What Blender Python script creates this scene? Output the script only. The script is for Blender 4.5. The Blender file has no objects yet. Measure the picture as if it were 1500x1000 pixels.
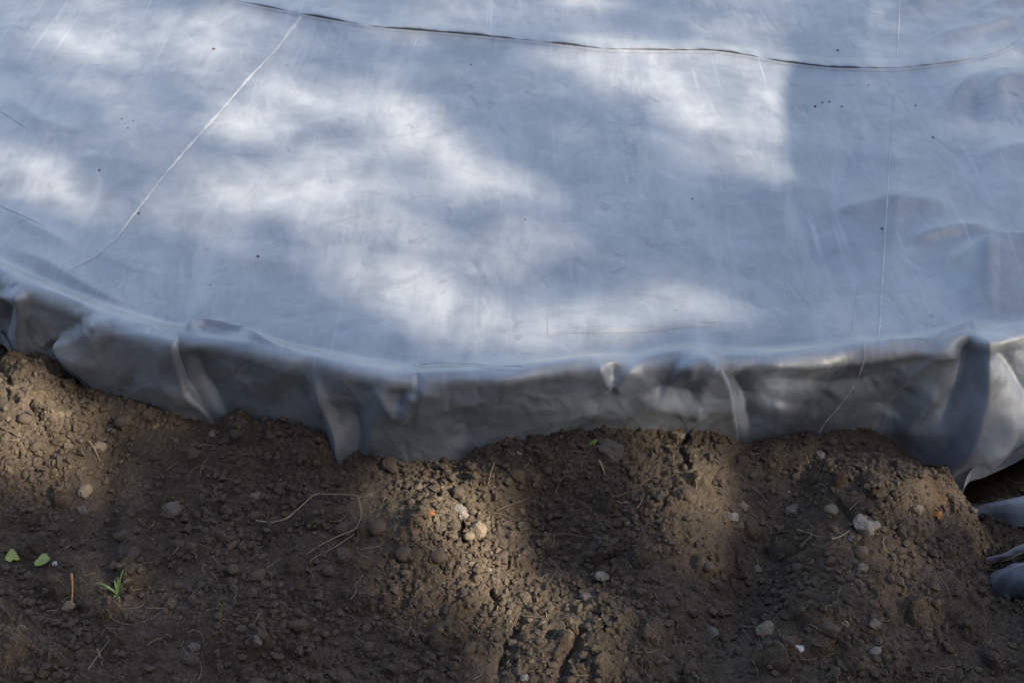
import bpy, math, random
import numpy as np
from mathutils import Vector, Matrix
from mathutils.bvhtree import BVHTree

random.seed(7)
rng = np.random.default_rng(11)
sc = bpy.context.scene
col = sc.collection

# ------------------------------------------------------------------ camera, sky, sun, exposure
FPX, PITCH, CH = 1390.0, math.radians(38.7), 1.65      # focal length in photo pixels, pitch, eye height; the picture proper is 1000 pixels wide inside its white border
cam_d = bpy.data.cameras.new('camera')
cam_d.sensor_width = 36.0
cam_d.lens = 36.0 * FPX / 1000.0
cam_d.clip_start = 0.05
cam_d.clip_end = 600
cam = bpy.data.objects.new('camera', cam_d); col.objects.link(cam)
cam.location = (0, 0, CH)
cam.rotation_euler = (math.pi/2 - PITCH, 0, 0)
sc.camera = cam

SUN_EL = math.radians(38)
SUN_DIR = Vector((0.86*math.cos(SUN_EL), -0.51*math.cos(SUN_EL), math.sin(SUN_EL))).normalized()   # towards the sun
w = bpy.data.worlds.new('World'); sc.world = w; w.use_nodes = True
nt = w.node_tree; nt.nodes.clear()
sky = nt.nodes.new('ShaderNodeTexSky'); sky.sky_type = 'NISHITA'; sky.sun_disc = False
sky.sun_elevation = SUN_EL
sky.sun_rotation = math.atan2(SUN_DIR.x, SUN_DIR.y)
sky.air_density = 1.0; sky.dust_density = 3.6; sky.ozone_density = 1.0
bg = nt.nodes.new('ShaderNodeBackground'); bg.inputs['Strength'].default_value = 0.15
out = nt.nodes.new('ShaderNodeOutputWorld')
nt.links.new(sky.outputs[0], bg.inputs[0]); nt.links.new(bg.outputs[0], out.inputs[0])
sd = bpy.data.lights.new('sun', 'SUN'); sd.energy = 4.3; sd.angle = math.radians(0.53); sd.color = (1.0, 0.90, 0.75)
so = bpy.data.objects.new('sun', sd); col.objects.link(so)
so.rotation_euler = (-SUN_DIR).to_track_quat('-Z', 'Y').to_euler()
so.location = SUN_DIR * 20
sc.view_settings.view_transform = 'Standard'; sc.view_settings.look = 'None'
sc.view_settings.gamma = 1.0; sc.view_settings.use_curve_mapping = False
sc.view_settings.exposure = 1.58

# ------------------------------------------------------------------ helpers
cp, sp = math.cos(PITCH), math.sin(PITCH)
def unproj(X, Y, z):
    """photo pixel -> point of the plane at height z"""
    dx = (np.asarray(X, float)-750)/FPX; dy = (500-np.asarray(Y, float))/FPX
    vy = cp + dy*sp; vz = -sp + dy*cp
    t = (z-CH)/vz
    return dx*t, vy*t
def proj(x, y, z):
    d = y*cp - (z-CH)*sp
    return 750 + FPX*x/d, 500 - FPX*(y*sp + (z-CH)*cp)/d
def ray(X, Y):
    dx = (X-750)/FPX; dy = (500-Y)/FPX
    return Vector((dx, cp+dy*sp, -sp+dy*cp)).normalized()

def hash2(ix, iy, seed):
    h = (ix.astype(np.int64)*374761393 + iy.astype(np.int64)*668265263 + seed*974634777) & 0xFFFFFFFF
    h = ((h ^ (h >> 13))*1274126177) & 0xFFFFFFFF
    h = (h ^ (h >> 16)) & 0xFFFFFFFF
    h = (h*2246822519) & 0xFFFFFFFF
    return ((h ^ (h >> 15)) & 0xFFFFFF)/float(0x1000000)
def noise(x, y, seed=0):
    ix = np.floor(x); iy = np.floor(y); fx = x-ix; fy = y-iy
    def g(i, j):
        a = hash2(ix+i, iy+j, seed)*2*math.pi
        return np.cos(a)*(fx-i) + np.sin(a)*(fy-j)
    u = fx*fx*fx*(fx*(fx*6-15)+10); v = fy*fy*fy*(fy*(fy*6-15)+10)
    return 1.4*((g(0,0)*(1-u)+g(1,0)*u)*(1-v) + (g(0,1)*(1-u)+g(1,1)*u)*v)
def fbm(x, y, sc_, octs=4, seed=0, gain=.5):
    r = 0; a = 1; f = 1/sc_
    for k in range(octs):
        r = r + a*noise(x*f+17.3*k, y*f-9.1*k, seed+k); a *= gain; f *= 2.03
    return r
def clods(x, y, s, seed, keep=.7, rmin=.25, rmax=.6):
    """rounded lumps on a jittered grid of spacing s, in metres of height"""
    X = x/s; Y = y/s; ix = np.floor(X); iy = np.floor(Y)
    best = np.zeros_like(X)
    wob = 1 + .55*noise(x/s*2.6, y/s*2.6, seed+91) + .3*noise(x/s*6, y/s*6, seed+92)
    for i in (-1, 0, 1):
        for j in (-1, 0, 1):
            cx = ix+i; cy = iy+j
            px = cx + hash2(cx, cy, seed); py = cy + hash2(cx, cy, seed+1)
            r = rmin + (rmax-rmin)*hash2(cx, cy, seed+2)**2
            on = hash2(cx, cy, seed+3) < keep
            an = hash2(cx, cy, seed+4)*math.pi; el = .65+.35*hash2(cx, cy, seed+5)
            dx = X-px; dy = Y-py
            a = dx*np.cos(an)+dy*np.sin(an); b = (-dx*np.sin(an)+dy*np.cos(an))/el
            q = 1 - (a*a+b*b)*wob/(r*r)
            h = np.where(on & (q > 0), np.minimum(np.sqrt(np.maximum(q, 0)), .62+.3*hash2(cx, cy, seed+6) + .5*(a*np.cos(an*7)+b*np.sin(an*7))/r)*r*.85, 0)
            best = np.maximum(best, h)
    return best*s
def sstep(t):
    t = np.clip(t, 0, 1); return t*t*(3-2*t)
def polydist(X, Y, pts):
    """distance, signed side (+ = right of travel on the picture) and arc parameter 0..1"""
    best = np.full(X.shape, 1e9); side = np.zeros(X.shape); par = np.zeros(X.shape)
    P = np.array(pts, float); L = np.hypot(*(P[1:]-P[:-1]).T); T = L.sum(); acc = 0
    for k in range(len(P)-1):
        a, b = P[k], P[k+1]; d = b-a; l2 = (d**2).sum()
        t = np.clip(((X-a[0])*d[0] + (Y-a[1])*d[1])/l2, 0, 1)
        ex = X-(a[0]+t*d[0]); ey = Y-(a[1]+t*d[1]); e = np.hypot(ex, ey)
        s = np.sign(-(d[0]*ey - d[1]*ex))
        m = e < best
        best = np.where(m, e, best); side = np.where(m, s, side); par = np.where(m, (acc+t*L[k])/T, par)
        acc += L[k]
    return best, side, par

def tag(o, label=None, cat=None, group=None, kind=None):
    if label: o['label'] = label
    if cat: o['category'] = cat
    if group: o['group'] = group
    if kind: o['kind'] = kind
    return o
def mesh_np(name, V, Fq, mat, parent=None, smooth=True):
    """V (n,3), Fq (m,k) faces of k corners"""
    me = bpy.data.meshes.new(name)
    V = np.asarray(V, np.float32); Fq = np.asarray(Fq, np.int32)
    m, k = Fq.shape
    me.vertices.add(len(V)); me.vertices.foreach_set('co', V.ravel())
    me.loops.add(m*k); me.loops.foreach_set('vertex_index', Fq.ravel())
    me.polygons.add(m)
    me.polygons.foreach_set('loop_start', np.arange(0, m*k, k, dtype=np.int32))
    me.polygons.foreach_set('loop_total', np.full(m, k, np.int32))
    me.polygons.foreach_set('use_smooth', np.full(m, smooth, bool))
    me.update(); me.validate()
    if mat: me.materials.append(mat)
    o = bpy.data.objects.new(name, me); col.objects.link(o)
    if parent: o.parent = parent
    return o
def grid_faces(nr, nc):
    i = np.arange(nr-1)[:, None]*nc + np.arange(nc-1)[None, :]
    return np.stack([i, i+1, i+nc+1, i+nc], -1).reshape(-1, 4)
def attr(o, name, vals):
    a = o.data.attributes.new(name, 'FLOAT', 'POINT'); a.data.foreach_set('value', np.asarray(vals, np.float32).ravel())

# ------------------------------------------------------------------ materials
def new_mat(name):
    m = bpy.data.materials.new(name); m.use_nodes = True
    n = m.node_tree.nodes; l = m.node_tree.links
    return m, n, l, n['Principled BSDF']
def node(n, t, **kw):
    x = n.new(t)
    for k, v in kw.items():
        if k.startswith('_'): setattr(x, k[1:], v)
        else: x.inputs[k].default_value = v
    return x
def tex(n, l, co, scale, detail=4, rough=.55, dist=0.0):
    t = node(n, 'ShaderNodeTexNoise', Scale=scale, Detail=detail, Roughness=rough, Distortion=dist)
    l.new(co, t.inputs['Vector']); return t.outputs['Fac']
def ramp(n, l, fac, stops):
    r = n.new('ShaderNodeValToRGB'); e = r.color_ramp.elements
    while len(e) < len(stops): e.new(.5)
    for k, (p, c) in enumerate(stops):
        e[k].position = p; e[k].color = (c, c, c, 1) if np.isscalar(c) else (*c, 1)
    l.new(fac, r.inputs[0]); return r.outputs[0]
def mix(n, l, fac, a, b, mode='MIX'):
    m = n.new('ShaderNodeMix'); m.data_type = 'RGBA'; m.blend_type = mode
    for s, v in ((m.inputs[0], fac), (m.inputs[6], a), (m.inputs[7], b)):
        if hasattr(v, 'links') or isinstance(v, bpy.types.NodeSocket): l.new(v, s)
        else: s.default_value = v if np.isscalar(v) else (*v, 1)
    return m.outputs[2]
def math_n(n, l, op, a, b=0.0):
    m = n.new('ShaderNodeMath'); m.operation = op
    for s, v in ((m.inputs[0], a), (m.inputs[1], b)):
        if isinstance(v, bpy.types.NodeSocket): l.new(v, s)
        else: s.default_value = v
    return m.outputs[0]

def soil_material():
    m, n, l, b = new_mat('soil')
    co = n.new('ShaderNodeNewGeometry').outputs['Position']
    big = tex(n, l, co, 3.1, 3)
    mid = tex(n, l, co, 22, 5, .65)
    fin = tex(n, l, co, 160, 4, .7)
    c = ramp(n, l, big, [(.3, (.056, .042, .031)), (.52, (.076, .057, .042)), (.75, (.106, .079, .057))])
    c2 = ramp(n, l, mid, [(.3, .55), (.55, 1.0), (.8, 1.45)])
    c = mix(n, l, 1.0, c, c2, 'MULTIPLY')
    c3 = ramp(n, l, fin, [(.3, .55), (.5, .95), (.72, 1.6)])
    c = mix(n, l, .85, c, c3, 'MULTIPLY')
    at = n.new('ShaderNodeAttribute'); at.attribute_name = 'rust'
    c = mix(n, l, at.outputs['Fac'], c, mix(n, l, mid, (.11, .055, .028), (.20, .095, .04)))
    at2 = n.new('ShaderNodeAttribute'); at2.attribute_name = 'dry'  # patches of paler soil
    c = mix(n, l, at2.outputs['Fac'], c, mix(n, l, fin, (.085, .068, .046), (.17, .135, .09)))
    # pale grit and tiny fibres
    vo = node(n, 'ShaderNodeTexVoronoi', Scale=150.0); l.new(co, vo.inputs['Vector'])
    gr = ramp(n, l, vo.outputs['Distance'], [(.0, 1.0), (.12, 1.0), (.2, 0.0)])
    cr = n.new('ShaderNodeSeparateColor'); l.new(vo.outputs['Color'], cr.inputs[0])
    sel = math_n(n, l, 'GREATER_THAN', cr.outputs[0], .965)
    c = mix(n, l, math_n(n, l, 'MULTIPLY', gr, sel), c, (.25, .23, .20))
    l.new(c, b.inputs['Base Color']); b.inputs['Roughness'].default_value = .95
    b.inputs['Specular IOR Level'].default_value = .15
    bp = node(n, 'ShaderNodeBump', Strength=.9, Distance=.004)
    l.new(math_n(n, l, 'ADD', fin, math_n(n, l, 'MULTIPLY', tex(n, l, co, 420, 3, .7), .5)), bp.inputs['Height'])
    l.new(bp.outputs[0], b.inputs['Normal'])
    return m
def stone_material(name, c0, c1, rough=.9, s=60):
    m, n, l, b = new_mat(name)
    co = n.new('ShaderNodeNewGeometry').outputs['Position']
    f = tex(n, l, co, s, 5, .65); f2 = tex(n, l, co, s*5, 3, .7)
    c = mix(n, l, f, c0, c1)
    c = mix(n, l, .7, c, ramp(n, l, f2, [(.3, .6), (.7, 1.3)]), 'MULTIPLY')
    l.new(c, b.inputs['Base Color']); b.inputs['Roughness'].default_value = rough
    b.inputs['Specular IOR Level'].default_value = .25
    bp = node(n, 'ShaderNodeBump', Strength=.7, Distance=.003); l.new(f2, bp.inputs['Height'])
    l.new(bp.outputs[0], b.inputs['Normal'])
    return m
def plain(name, c, rough=.6, trans=0):
    m, n, l, b = new_mat(name)
    co = n.new('ShaderNodeNewGeometry').outputs['Position']
    f = tex(n, l, co, 90, 3)
    l.new(mix(n, l, f, tuple(.7*v for v in c), tuple(min(1, 1.3*v) for v in c)), b.inputs['Base Color'])
    b.inputs['Roughness'].default_value = rough
    return m
def liner_material():
    m, n, l, b = new_mat('dusted rubber liner')
    co = n.new('ShaderNodeNewGeometry').outputs['Position']
    # streaks run along the roll of the sheet, 15 degrees off the view
    mp = node(n, 'ShaderNodeMapping'); l.new(co, mp.inputs[0])
    mp.inputs['Rotation'].default_value = (0, 0, math.radians(15))
    mp.inputs['Scale'].default_value = (60, 1.4, 6)
    st = tex(n, l, mp.outputs[0], 1.0, 4, .6)
    mp2 = node(n, 'ShaderNodeMapping'); l.new(co, mp2.inputs[0])
    mp2.inputs['Rotation'].default_value = (0, 0, math.radians(-48))
    mp2.inputs['Scale'].default_value = (26, 3.2, 6)
    st2 = tex(n, l, mp2.outputs[0], 1.0, 5, .65, .6)
    cloud = tex(n, l, co, 2.6, 6, .62, .8)
    mid = tex(n, l, co, 13, 6, .7, .5)
    fin = tex(n, l, co, 190, 3, .7)
    base = ramp(n, l, cloud, [(.30, (.118, .128, .142)), (.5, (.175, .186, .198)), (.70, (.235, .243, .25))])
    base = mix(n, l, 1.0, base, ramp(n, l, mid, [(.30, .72), (.5, 1.0), (.70, 1.28)]), 'MULTIPLY')
    base = mix(n, l, .45, base, ramp(n, l, st2, [(.3, .88), (.52, 1.0), (.75, 1.15)]), 'MULTIPLY')
    # thin pale scuffs
    sc_ = ramp(n, l, st, [(.60, 0.0), (.68, .55), (.74, .8)])
    gate = ramp(n, l, tex(n, l, co, 1.9, 3), [(.45, 0.0), (.62, 1.0)])
    base = mix(n, l, math_n(n, l, 'MULTIPLY', math_n(n, l, 'MULTIPLY', sc_, gate), .55), base, (.44, .45, .465))
    # fine white specks of dried dust
    vs = node(n, 'ShaderNodeTexVoronoi', Scale=95.0); l.new(co, vs.inputs['Vector'])
    vsc = n.new('ShaderNodeSeparateColor'); l.new(vs.outputs['Color'], vsc.inputs[0])
    spf = math_n(n, l, 'MULTIPLY', ramp(n, l, vs.outputs['Distance'], [(.06, 1.0), (.16, 0.0)]), math_n(n, l, 'GREATER_THAN', vsc.outputs[0], .93))
    base = mix(n, l, math_n(n, l, 'MULTIPLY', spf, .5), base, (.45, .45, .44))
    base = mix(n, l, .5, base, ramp(n, l, fin, [(.3, .93), (.7, 1.07)]), 'MULTIPLY')
    # wiped dust clouds with soft edges, small dark smudges
    mp3 = node(n, 'ShaderNodeMapping'); l.new(co, mp3.inputs[0])
    mp3.inputs['Rotation'].default_value = (0, 0, math.radians(35)); mp3.inputs['Scale'].default_value = (9, 2.4, 4)
    wipe = tex(n, l, mp3.outputs[0], 1.0, 8, .72, .35)
    base = mix(n, l, ramp(n, l, wipe, [(.48, 0.0), (.60, .45), (.78, .8)]), base, (.31, .312, .31))
    smu = ramp(n, l, tex(n, l, co, 9, 6, .7, 1.5), [(.30, .75), (.40, 0.0)])
    base = mix(n, l, smu, base, (.10, .105, .11))
    # dust lies on the flat of the sheet; the hanging edge is cleaner rubber, tinted darker and bluer for its shade, with some smears
    ad = n.new('ShaderNodeAttribute'); ad.attribute_name = 'dust_and_light'
    clean_shaded = mix(n, l, 1.0, base, (.52, .61, .79), 'MULTIPLY')
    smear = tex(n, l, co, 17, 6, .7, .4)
    clean_shaded = mix(n, l, ramp(n, l, smear, [(.45, 0.0), (.75, .55)]), clean_shaded, (.17, .178, .19))
    base = mix(n, l, ad.outputs['Fac'], clean_shaded, base)
    at = n.new('ShaderNodeAttribute'); at.attribute_name = 'soilstain'
    sf = math_n(n, l, 'MULTIPLY', at.outputs['Fac'], ramp(n, l, tex(n, l, co, 75, 6, .75), [(.48, .0), (.58, 1.0)]))
    base = mix(n, l, sf, base, (.075, .066, .056))
    l.new(base, b.inputs['Base Color'])
    r = ramp(n, l, mid, [(.3, .42), (.7, .60)])
    r = mix(n, l, .5, r, ramp(n, l, cloud, [(.3, .34), (.7, .58)]))
    rc = ramp(n, l, smear, [(.35, .50), (.7, .64)])
    r = mix(n, l, ad.outputs['Fac'], rc, r)
    l.new(r, b.inputs['Roughness'])
    b.inputs['IOR'].default_value = 2.1
    b.inputs['Sheen Weight'].default_value = .25
    b.inputs['Sheen Roughness'].default_value = .4
    bp = node(n, 'ShaderNodeBump', Strength=.35, Distance=.004)
    l.new(math_n(n, l, 'ADD', math_n(n, l, 'MULTIPLY', mid, .7), math_n(n, l, 'MULTIPLY', fin, .03)), bp.inputs['Height'])
    l.new(bp.outputs[0], b.inputs['Normal'])
    return m
def leaf_material():
    m, n, l, b = new_mat('leaf')
    co = n.new('ShaderNodeNewGeometry').outputs['Position']
    l.new(mix(n, l, tex(n, l, co, 1.2, 2), (.035, .065, .018), (.075, .11, .03)), b.inputs['Base Color'])
    b.inputs['Roughness'].default_value = .5
    return m

M_soil = soil_material()
M_clod = stone_material('soil clod', (.050, .038, .028), (.105, .079, .058))
M_pale = stone_material('pale stone', (.13, .112, .096), (.21, .185, .165))
M_tan = stone_material('tan stone', (.13, .10, .072), (.21, .165, .12))
M_grey = stone_material('grey stone', (.085, .074, .064), (.14, .122, .105))
M_white = stone_material('white chip', (.34, .32, .29), (.50, .48, .45))
M_rust = stone_material('rusty pebble', (.16, .075, .03), (.30, .14, .055))
M_liner = liner_material()
M_seam = stone_material('dusted seam', (.29, .30, .315), (.54, .55, .56), .7, 55)
M_straw = plain('dry straw', (.21, .165, .10))
M_ostraw = plain('orange straw', (.40, .17, .055))
M_grass = plain('green blade', (.12, .17, .045))
M_leafy = plain('yellow green leaf', (.20, .235, .05))
M_root = plain('rootlet', (.12, .09, .06))
M_bark = stone_material('bark', (.05, .04, .03), (.12, .10, .08), .95, 14)
M_leaf = leaf_material()

# ------------------------------------------------------------------ pond rim, from points read off the photograph
RIM = [(-250,160),(-100,235),(0,288),(60,322),(120,358),(180,392),(250,430),(300,452),(350,472),(400,487),(425,492),(450,497),(500,503),(540,512),(600,524),(650,532),(700,530),
       (760,526),(830,518),(870,519),(905,512),(930,509),(960,514),(1000,514),(1060,507),(1120,500),(1165,497),(1195,491),(1215,491),(1250,487),(1300,482),(1400,468),(1500,448),(1600,422),(1800,340),(2000,220)]
HEM = [(-250,250),(0,372),(100,420),(180,464),(230,490),(250,500),(266,507),(290,514),(300,520),(322,534),(345,543),(400,560),(440,573),(460,579),(475,576),(510,578),(545,583),(566,592),(576,606),
       (582,618),(590,614),(600,613),(640,617),(700,615),(740,598),(770,591),(800,588),(870,588),(950,585),(966,592),(976,601),(990,597),(1020,591),(1080,588),(1105,590),(1130,604),(1150,620),
       (1185,640),(1210,631),(1250,611),(1300,598),(1360,602),(1420,590),(1500,570),(1700,520),(2000,400)]
RZ0 = 0.17
rp = np.array(RIM, float); 
xs_px = np.arange(-250, 2001, 2.0)
rim_raw = np.interp(xs_px, rp[:,0], rp[:,1])
kx = np.arange(-160, 161, 2.0); kern = np.exp(-(kx/60)**2); kern /= kern.sum()
rim_s = np.convolve(np.pad(rim_raw, 80, mode='reflect', reflect_type='odd'), kern, 'valid')
k2 = np.exp(-(kx/5)**2); k2 /= k2.sum()
rim_f = np.convolve(np.pad(rim_raw, 80, mode='reflect', reflect_type='odd'), k2, 'valid')
rx, ry = unproj(xs_px, rim_s, RZ0)
# rim height along the smooth plan curve so that the crest follows the fine line of the photograph
dyf = (500-rim_f)/FPX; rz = CH + (-sp+dyf*cp)/(cp+dyf*sp)*ry
rz = RZ0 + np.clip(rz-RZ0, -.05, .05)
X0, X1 = rx[0], rx[-1]
def y_rim(x):
    y = np.interp(x, rx, ry)
    y = y + np.maximum(X0-x, 0)*1.2 + np.maximum(x-X1, 0)*1.2
    return y
def z_rim(x): return np.interp(x, rx, rz)

def basin_drop(q):
    return .028*sstep(q/.065) + .016*sstep((q-.05)/.25) + .05*sstep((q-.15)/1.4)
YF = 6.8     # far rim
def basin_z(x, y):
    q = y - y_rim(x)
    zr = z_rim(x)*(1-sstep(q/.16)) + RZ0*sstep(q/.16)
    z = zr - basin_drop(q)
    far = sstep((y-YF+.6)/.6)
    return z*(1-far) + far*.15

# ------------------------------------------------------------------ liner sheet
def nonuni(a, b, lo, hi, d, g):
    core = list(np.arange(a, b+1e-9, d)); s = d; x = a; left = []
    while x > lo: s *= g; x -= s; left.append(x)
    s = d; x = core[-1]; right = []
    while x < hi: s *= g; x += s; right.append(x)
    return np.array(left[::-1] + core + right)
cx = nonuni(-.98, .98, -3.3, 3.3, .0032, 1.02)
NC = len(cx)
yr = y_rim(cx); zr = z_rim(cx)
dydx = np.gradient(ry, rx); sl = np.interp(cx, rx, dydx); sl = np.convolve(np.pad(sl, 12, 'edge'), np.ones(25)/25, 'valid')
Tx = 1/np.sqrt(1+sl**2); Ty = sl*Tx
Nx, Ny = Ty, -Tx                                           # outward, towards the viewer
R = .021
Xr, _ = proj(cx, yr, zr)
flare = .10 + .55*sstep((Xr-1120)/110) - .30*sstep((Xr-1260)/120) + .10*np.exp(-((Xr-582)/30)**2)
hp = np.array(HEM, float)
Ds = np.linspace(.0, .5, 501)
def drape_pt(D, fl):       # centre surface, D = drop below the rounded crest
    return R + fl*D, R + D
oo = R + flare[None, :]*Ds[:, None]
PX = cx + Nx*oo; PY = yr + Ny*oo; PZ = zr - R - Ds[:, None]
Xp, Yp = proj(PX, PY, PZ)
hit = Yp > np.interp(Xp, hp[:,0], hp[:,1])
Dh = Ds[np.argmax(hit, 0)]
Dh = np.where(Dh <= 0, .15, Dh)
hem_x = cx + Nx*(R+flare*Dh); hem_y = yr + Ny*(R+flare*Dh); hem_z = zr - R - Dh
bury = .05*(1-sstep((Xr-1180)/15))*(1-.0*Xr)
# hem stays above the soil in the two pockets at the left
bury = bury*(1-.98*np.exp(-((Xr-318)/17)**4))*(1-.98*np.exp(-((Xr-252)/9)**4))
Dtot = Dh + bury

rows = []
# inside of the basin, far to near
qn = [.0]
s = .005
while qn[-1] < 5.4:
    qn.append(qn[-1]+s); s = (min(s*1.018, .0085) if qn[-1] < 2.4 else min(s*1.03, .04)) if qn[-1] > .25 else s
qn = np.array(qn[::-1])[:-1]
for q in qn:
    y = yr + q
    y = np.minimum(y, YF+.3+q*.02)
    rows.append((cx, y, basin_z(cx, y), q))
for a in np.linspace(0, math.pi/2, 7):
    o = R*math.sin(a); dz = R*(1-math.cos(a))
    rows.append((cx+Nx*o, yr+Ny*o, zr-dz, -R*a))
NB = len(rows)
nd = 60
for t in np.linspace(0, 1, nd+1)[1:]:
    D = Dtot*t; o = R+flare*D
    rows.append((cx+Nx*o, yr+Ny*o, zr-R-D, -R*math.pi/2-D))
LX = np.array([r[0] for r in rows]); LY = np.array([r[1] for r in rows]); LZ = np.array([r[2] for r in rows])
LQ = np.array([np.broadcast_to(r[3], cx.shape) for r in rows])
LXp, LYp = proj(LX, LY, LZ)
NR = len(rows)
# smooth weight: 0 inside, 1 on the drape
WD = sstep((.012-LQ)/.024)
WI = 1-WD

# folds of the drape: polyline on the photo, width left, width right (px), outward metres, sideways lean metres, fade at start/end
F = [
 ([(268,446),(271,472),(268,500),(266,516)], 22, 4, .022, .016, .1, 0),
 ([(259,455),(256,480),(254,515)], 6, 6, -.035, 0, .1, 0),
 ([(309,490),(322,512),(352,545)], 3.5, 40, .026, -.020, .25, 0),
 ([(298,498),(303,515),(318,545)], 8, 6, -.028, 0, .25, 0),
 ([(345,500),(362,520),(380,550)], 16, 16, -.006, 0, .2, .1),
 ([(413,486),(414,510),(424,540),(440,566),(452,588)], 30, 3.5, .024, .026, .03, 0),
 ([(437,505),(446,535),(464,562),(480,590)], 4, 12, -.020, 0, .15, 0),
 ([(406,500),(411,530),(425,560),(440,580)], 3, 3, .005, .002, .15, .1),
 ([(470,505),(500,520),(545,535)], 14, 18, .006, 0, .2, .2),
 ([(520,540),(560,560)], 20, 14, -.008, 0, .3, .3),
 ([(552,524),(564,560),(576,592),(583,627)], 9, 5, .020, .004, .3, 0),
 ([(560,560),(567,590),(570,620)], 4, 4, -.014, 0, .3, 0),
 ([(592,560),(598,590),(598,625)], 7, 12, -.020, 0, .3, 0),
 ([(628,548),(612,580),(608,625)], 8, 12, .012, 0, .3, 0),
 ([(656,548),(649,565),(641,581)], 5, 5, .012, -.002, .2, .3),
 ([(616,543),(630,562),(641,580)], 6, 5, .009, 0, .2, .3),
 ([(641,545),(641,565)], 8, 8, -.007, 0, .3, .3),
 ([(657,524),(657,548)], 2.5, 4, -.012, 0, .2, .5),
 ([(666,542),(661,565),(657,590)], 3.5, 16, .008, -.002, .2, .4),
 ([(700,562),(706,605)], 18, 18, -.012, 0, .3, 0),
 ([(680,540),(760,536),(820,530)], 5, 7, .004, 0, .2, .2),
 ([(760,590),(820,572),(880,578)], 12, 12, .010, 0, .2, .2),
 ([(832,519),(837,535),(847,550)], 10, 4.5, .011, .004, .2, .25),
 ([(872,524),(860,537),(849,551)], 4.5, 9, .010, -.004, .15, .25),
 ([(851,522),(849,538)], 7, 7, -.007, 0, .15, .25),
 ([(866,552),(900,566),(945,572)], 22, 16, .012, 0, .2, .2),
 ([(885,545),(935,546)], 9, 8, -.010, 0, .2, .2),
 ([(921,518),(925,538)], 3, 3.5, .006, 0, .15, .3),
 ([(937,520),(936,540)], 3, 3, .006, 0, .15, .3),
 ([(918,508),(938,520),(950,540),(955,565),(962,610)], 34, 4, .024, .018, .06, 0),
 ([(965,530),(978,560),(986,612)], 5, 14, -.022, 0, .1, 0),
 ([(985,522),(1040,525),(1100,520),(1150,513),(1190,506)], 5, 6, .007, 0, .12, .12),
 ([(990,535),(1060,540),(1120,535)], 9, 9, -.006, 0, .2, .2),
 ([(1012,556),(1004,600)], 12, 14, .010, 0, .2, 0),
 ([(1062,548),(1040,590)], 12, 12, -.008, 0, .2, 0),
 ([(1192,512),(1162,517),(1138,534),(1118,568)], 7, 5, .014, -.003, .1, .3),
 ([(1140,545),(1120,575)], 8, 8, -.012, 0, .2, .2),
 ([(1168,545),(1150,565),(1125,600)], 8, 12, .014, 0, .2, .2),
 ([(1200,490),(1197,518),(1187,550),(1164,592)], 11, 5, -.020, .0, .22, .35),
 ([(1212,488),(1214,510),(1213,545),(1200,590),(1180,640)], 6, 34, .030, -.010, .02, .35),
 ([(1220,503),(1236,526),(1262,570)], 6, 10, -.020, 0, .10, .3),
 ([(1250,560),(1225,600),(1200,650)], 16, 16, .016, 0, .2, 0),
 ([(1300,490),(1290,540),(1270,600)], 16, 6, .04, .012, .1, 0),
 ([(1312,495),(1306,540),(1290,610)], 5, 10, -.03, 0, .1, 0),
 ([(1370,480),(1385,530),(1380,600)], 8, 14, .03, 0, .1, 0),
 ([(60,325),(66,360),(80,400)], 8, 5, .03, .01, .1, 0),
 ([(180,395),(176,420),(190,465)], 5, 14, .03, -.008, .1, 0),
]
HEMW = sstep((LYp-np.interp(LXp, hp[:,0], hp[:,1])+26)/26)
OUT = np.zeros(LX.shape); TAN = np.zeros(LX.shape)
for pts, wl, wr, A, lean, f0, f1 in F:
    d, s_, t = polydist(LXp, LYp, pts)
    wdt = np.where(s_ > 0, wr, wl)      # travelling down the picture, + is the right-hand side
    g = np.exp(-(d/wdt)**1.4)
    if f0: g = g*sstep(t/f0)
    if f1: g = g*sstep((1-t)/f1)
    OUT += .9*A*g*WD*(1-.70*HEMW if abs(pts[-1][0]-583) > 3 else 1); TAN += lean*np.exp(-(d/np.minimum(wl, wr)/2.0)**2)*WD*(sstep(t/max(f0, .01)))
# soft irregular sag of the whole drape
sarc = np.cumsum(np.hypot(np.gradient(cx), np.gradient(yr)))[None, :]*np.ones((NR, 1))
hh = -LQ
OUT += WD*(.009*fbm(sarc, hh*.6, .18, 2, 5) + .0045*fbm(sarc*.8+hh*.5, hh*.8, .075, 2, 9) + .0008*fbm(sarc*.7, hh*1.3, .035, 2, 17)*sstep(hh/.05) + .0006*fbm(sarc-.5*hh, hh*.6, .016, 2, 13))
def creases(a, b, s1, s2, w_, seed, gate):
    n1 = fbm(a/s1, b/s2, 1.0, 2, seed); g_ = sstep((fbm(a, b, .09, 2, seed+5)-gate)/.25)
    return g_*np.exp(-np.abs(n1)/w_)
OUT += WD*(-.0018*creases(sarc+hh*.5, hh, .045, .11, .07, 201, .0) + .0014*creases(sarc-hh*.7, hh, .05, .09, .06, 211, .05) - .0009*creases(sarc, hh, .022, .06, .08, 221, .1))
ex = 1-np.exp(-(np.minimum(np.abs(LXp-250), np.abs(LXp-1250))/60)**2)
outside = np.where((LXp < 250) | (LXp > 1250), ex, 0)
OUT += WD*outside*.022*fbm(sarc+hh*.4, hh*.3, .10, 2, 31)
LX = LX + Nx*OUT + Tx*TAN; LY = LY + Ny*OUT + Ty*TAN
LZ = LZ + .5*OUT*WD*sstep((.10+LQ)/.10)

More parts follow.
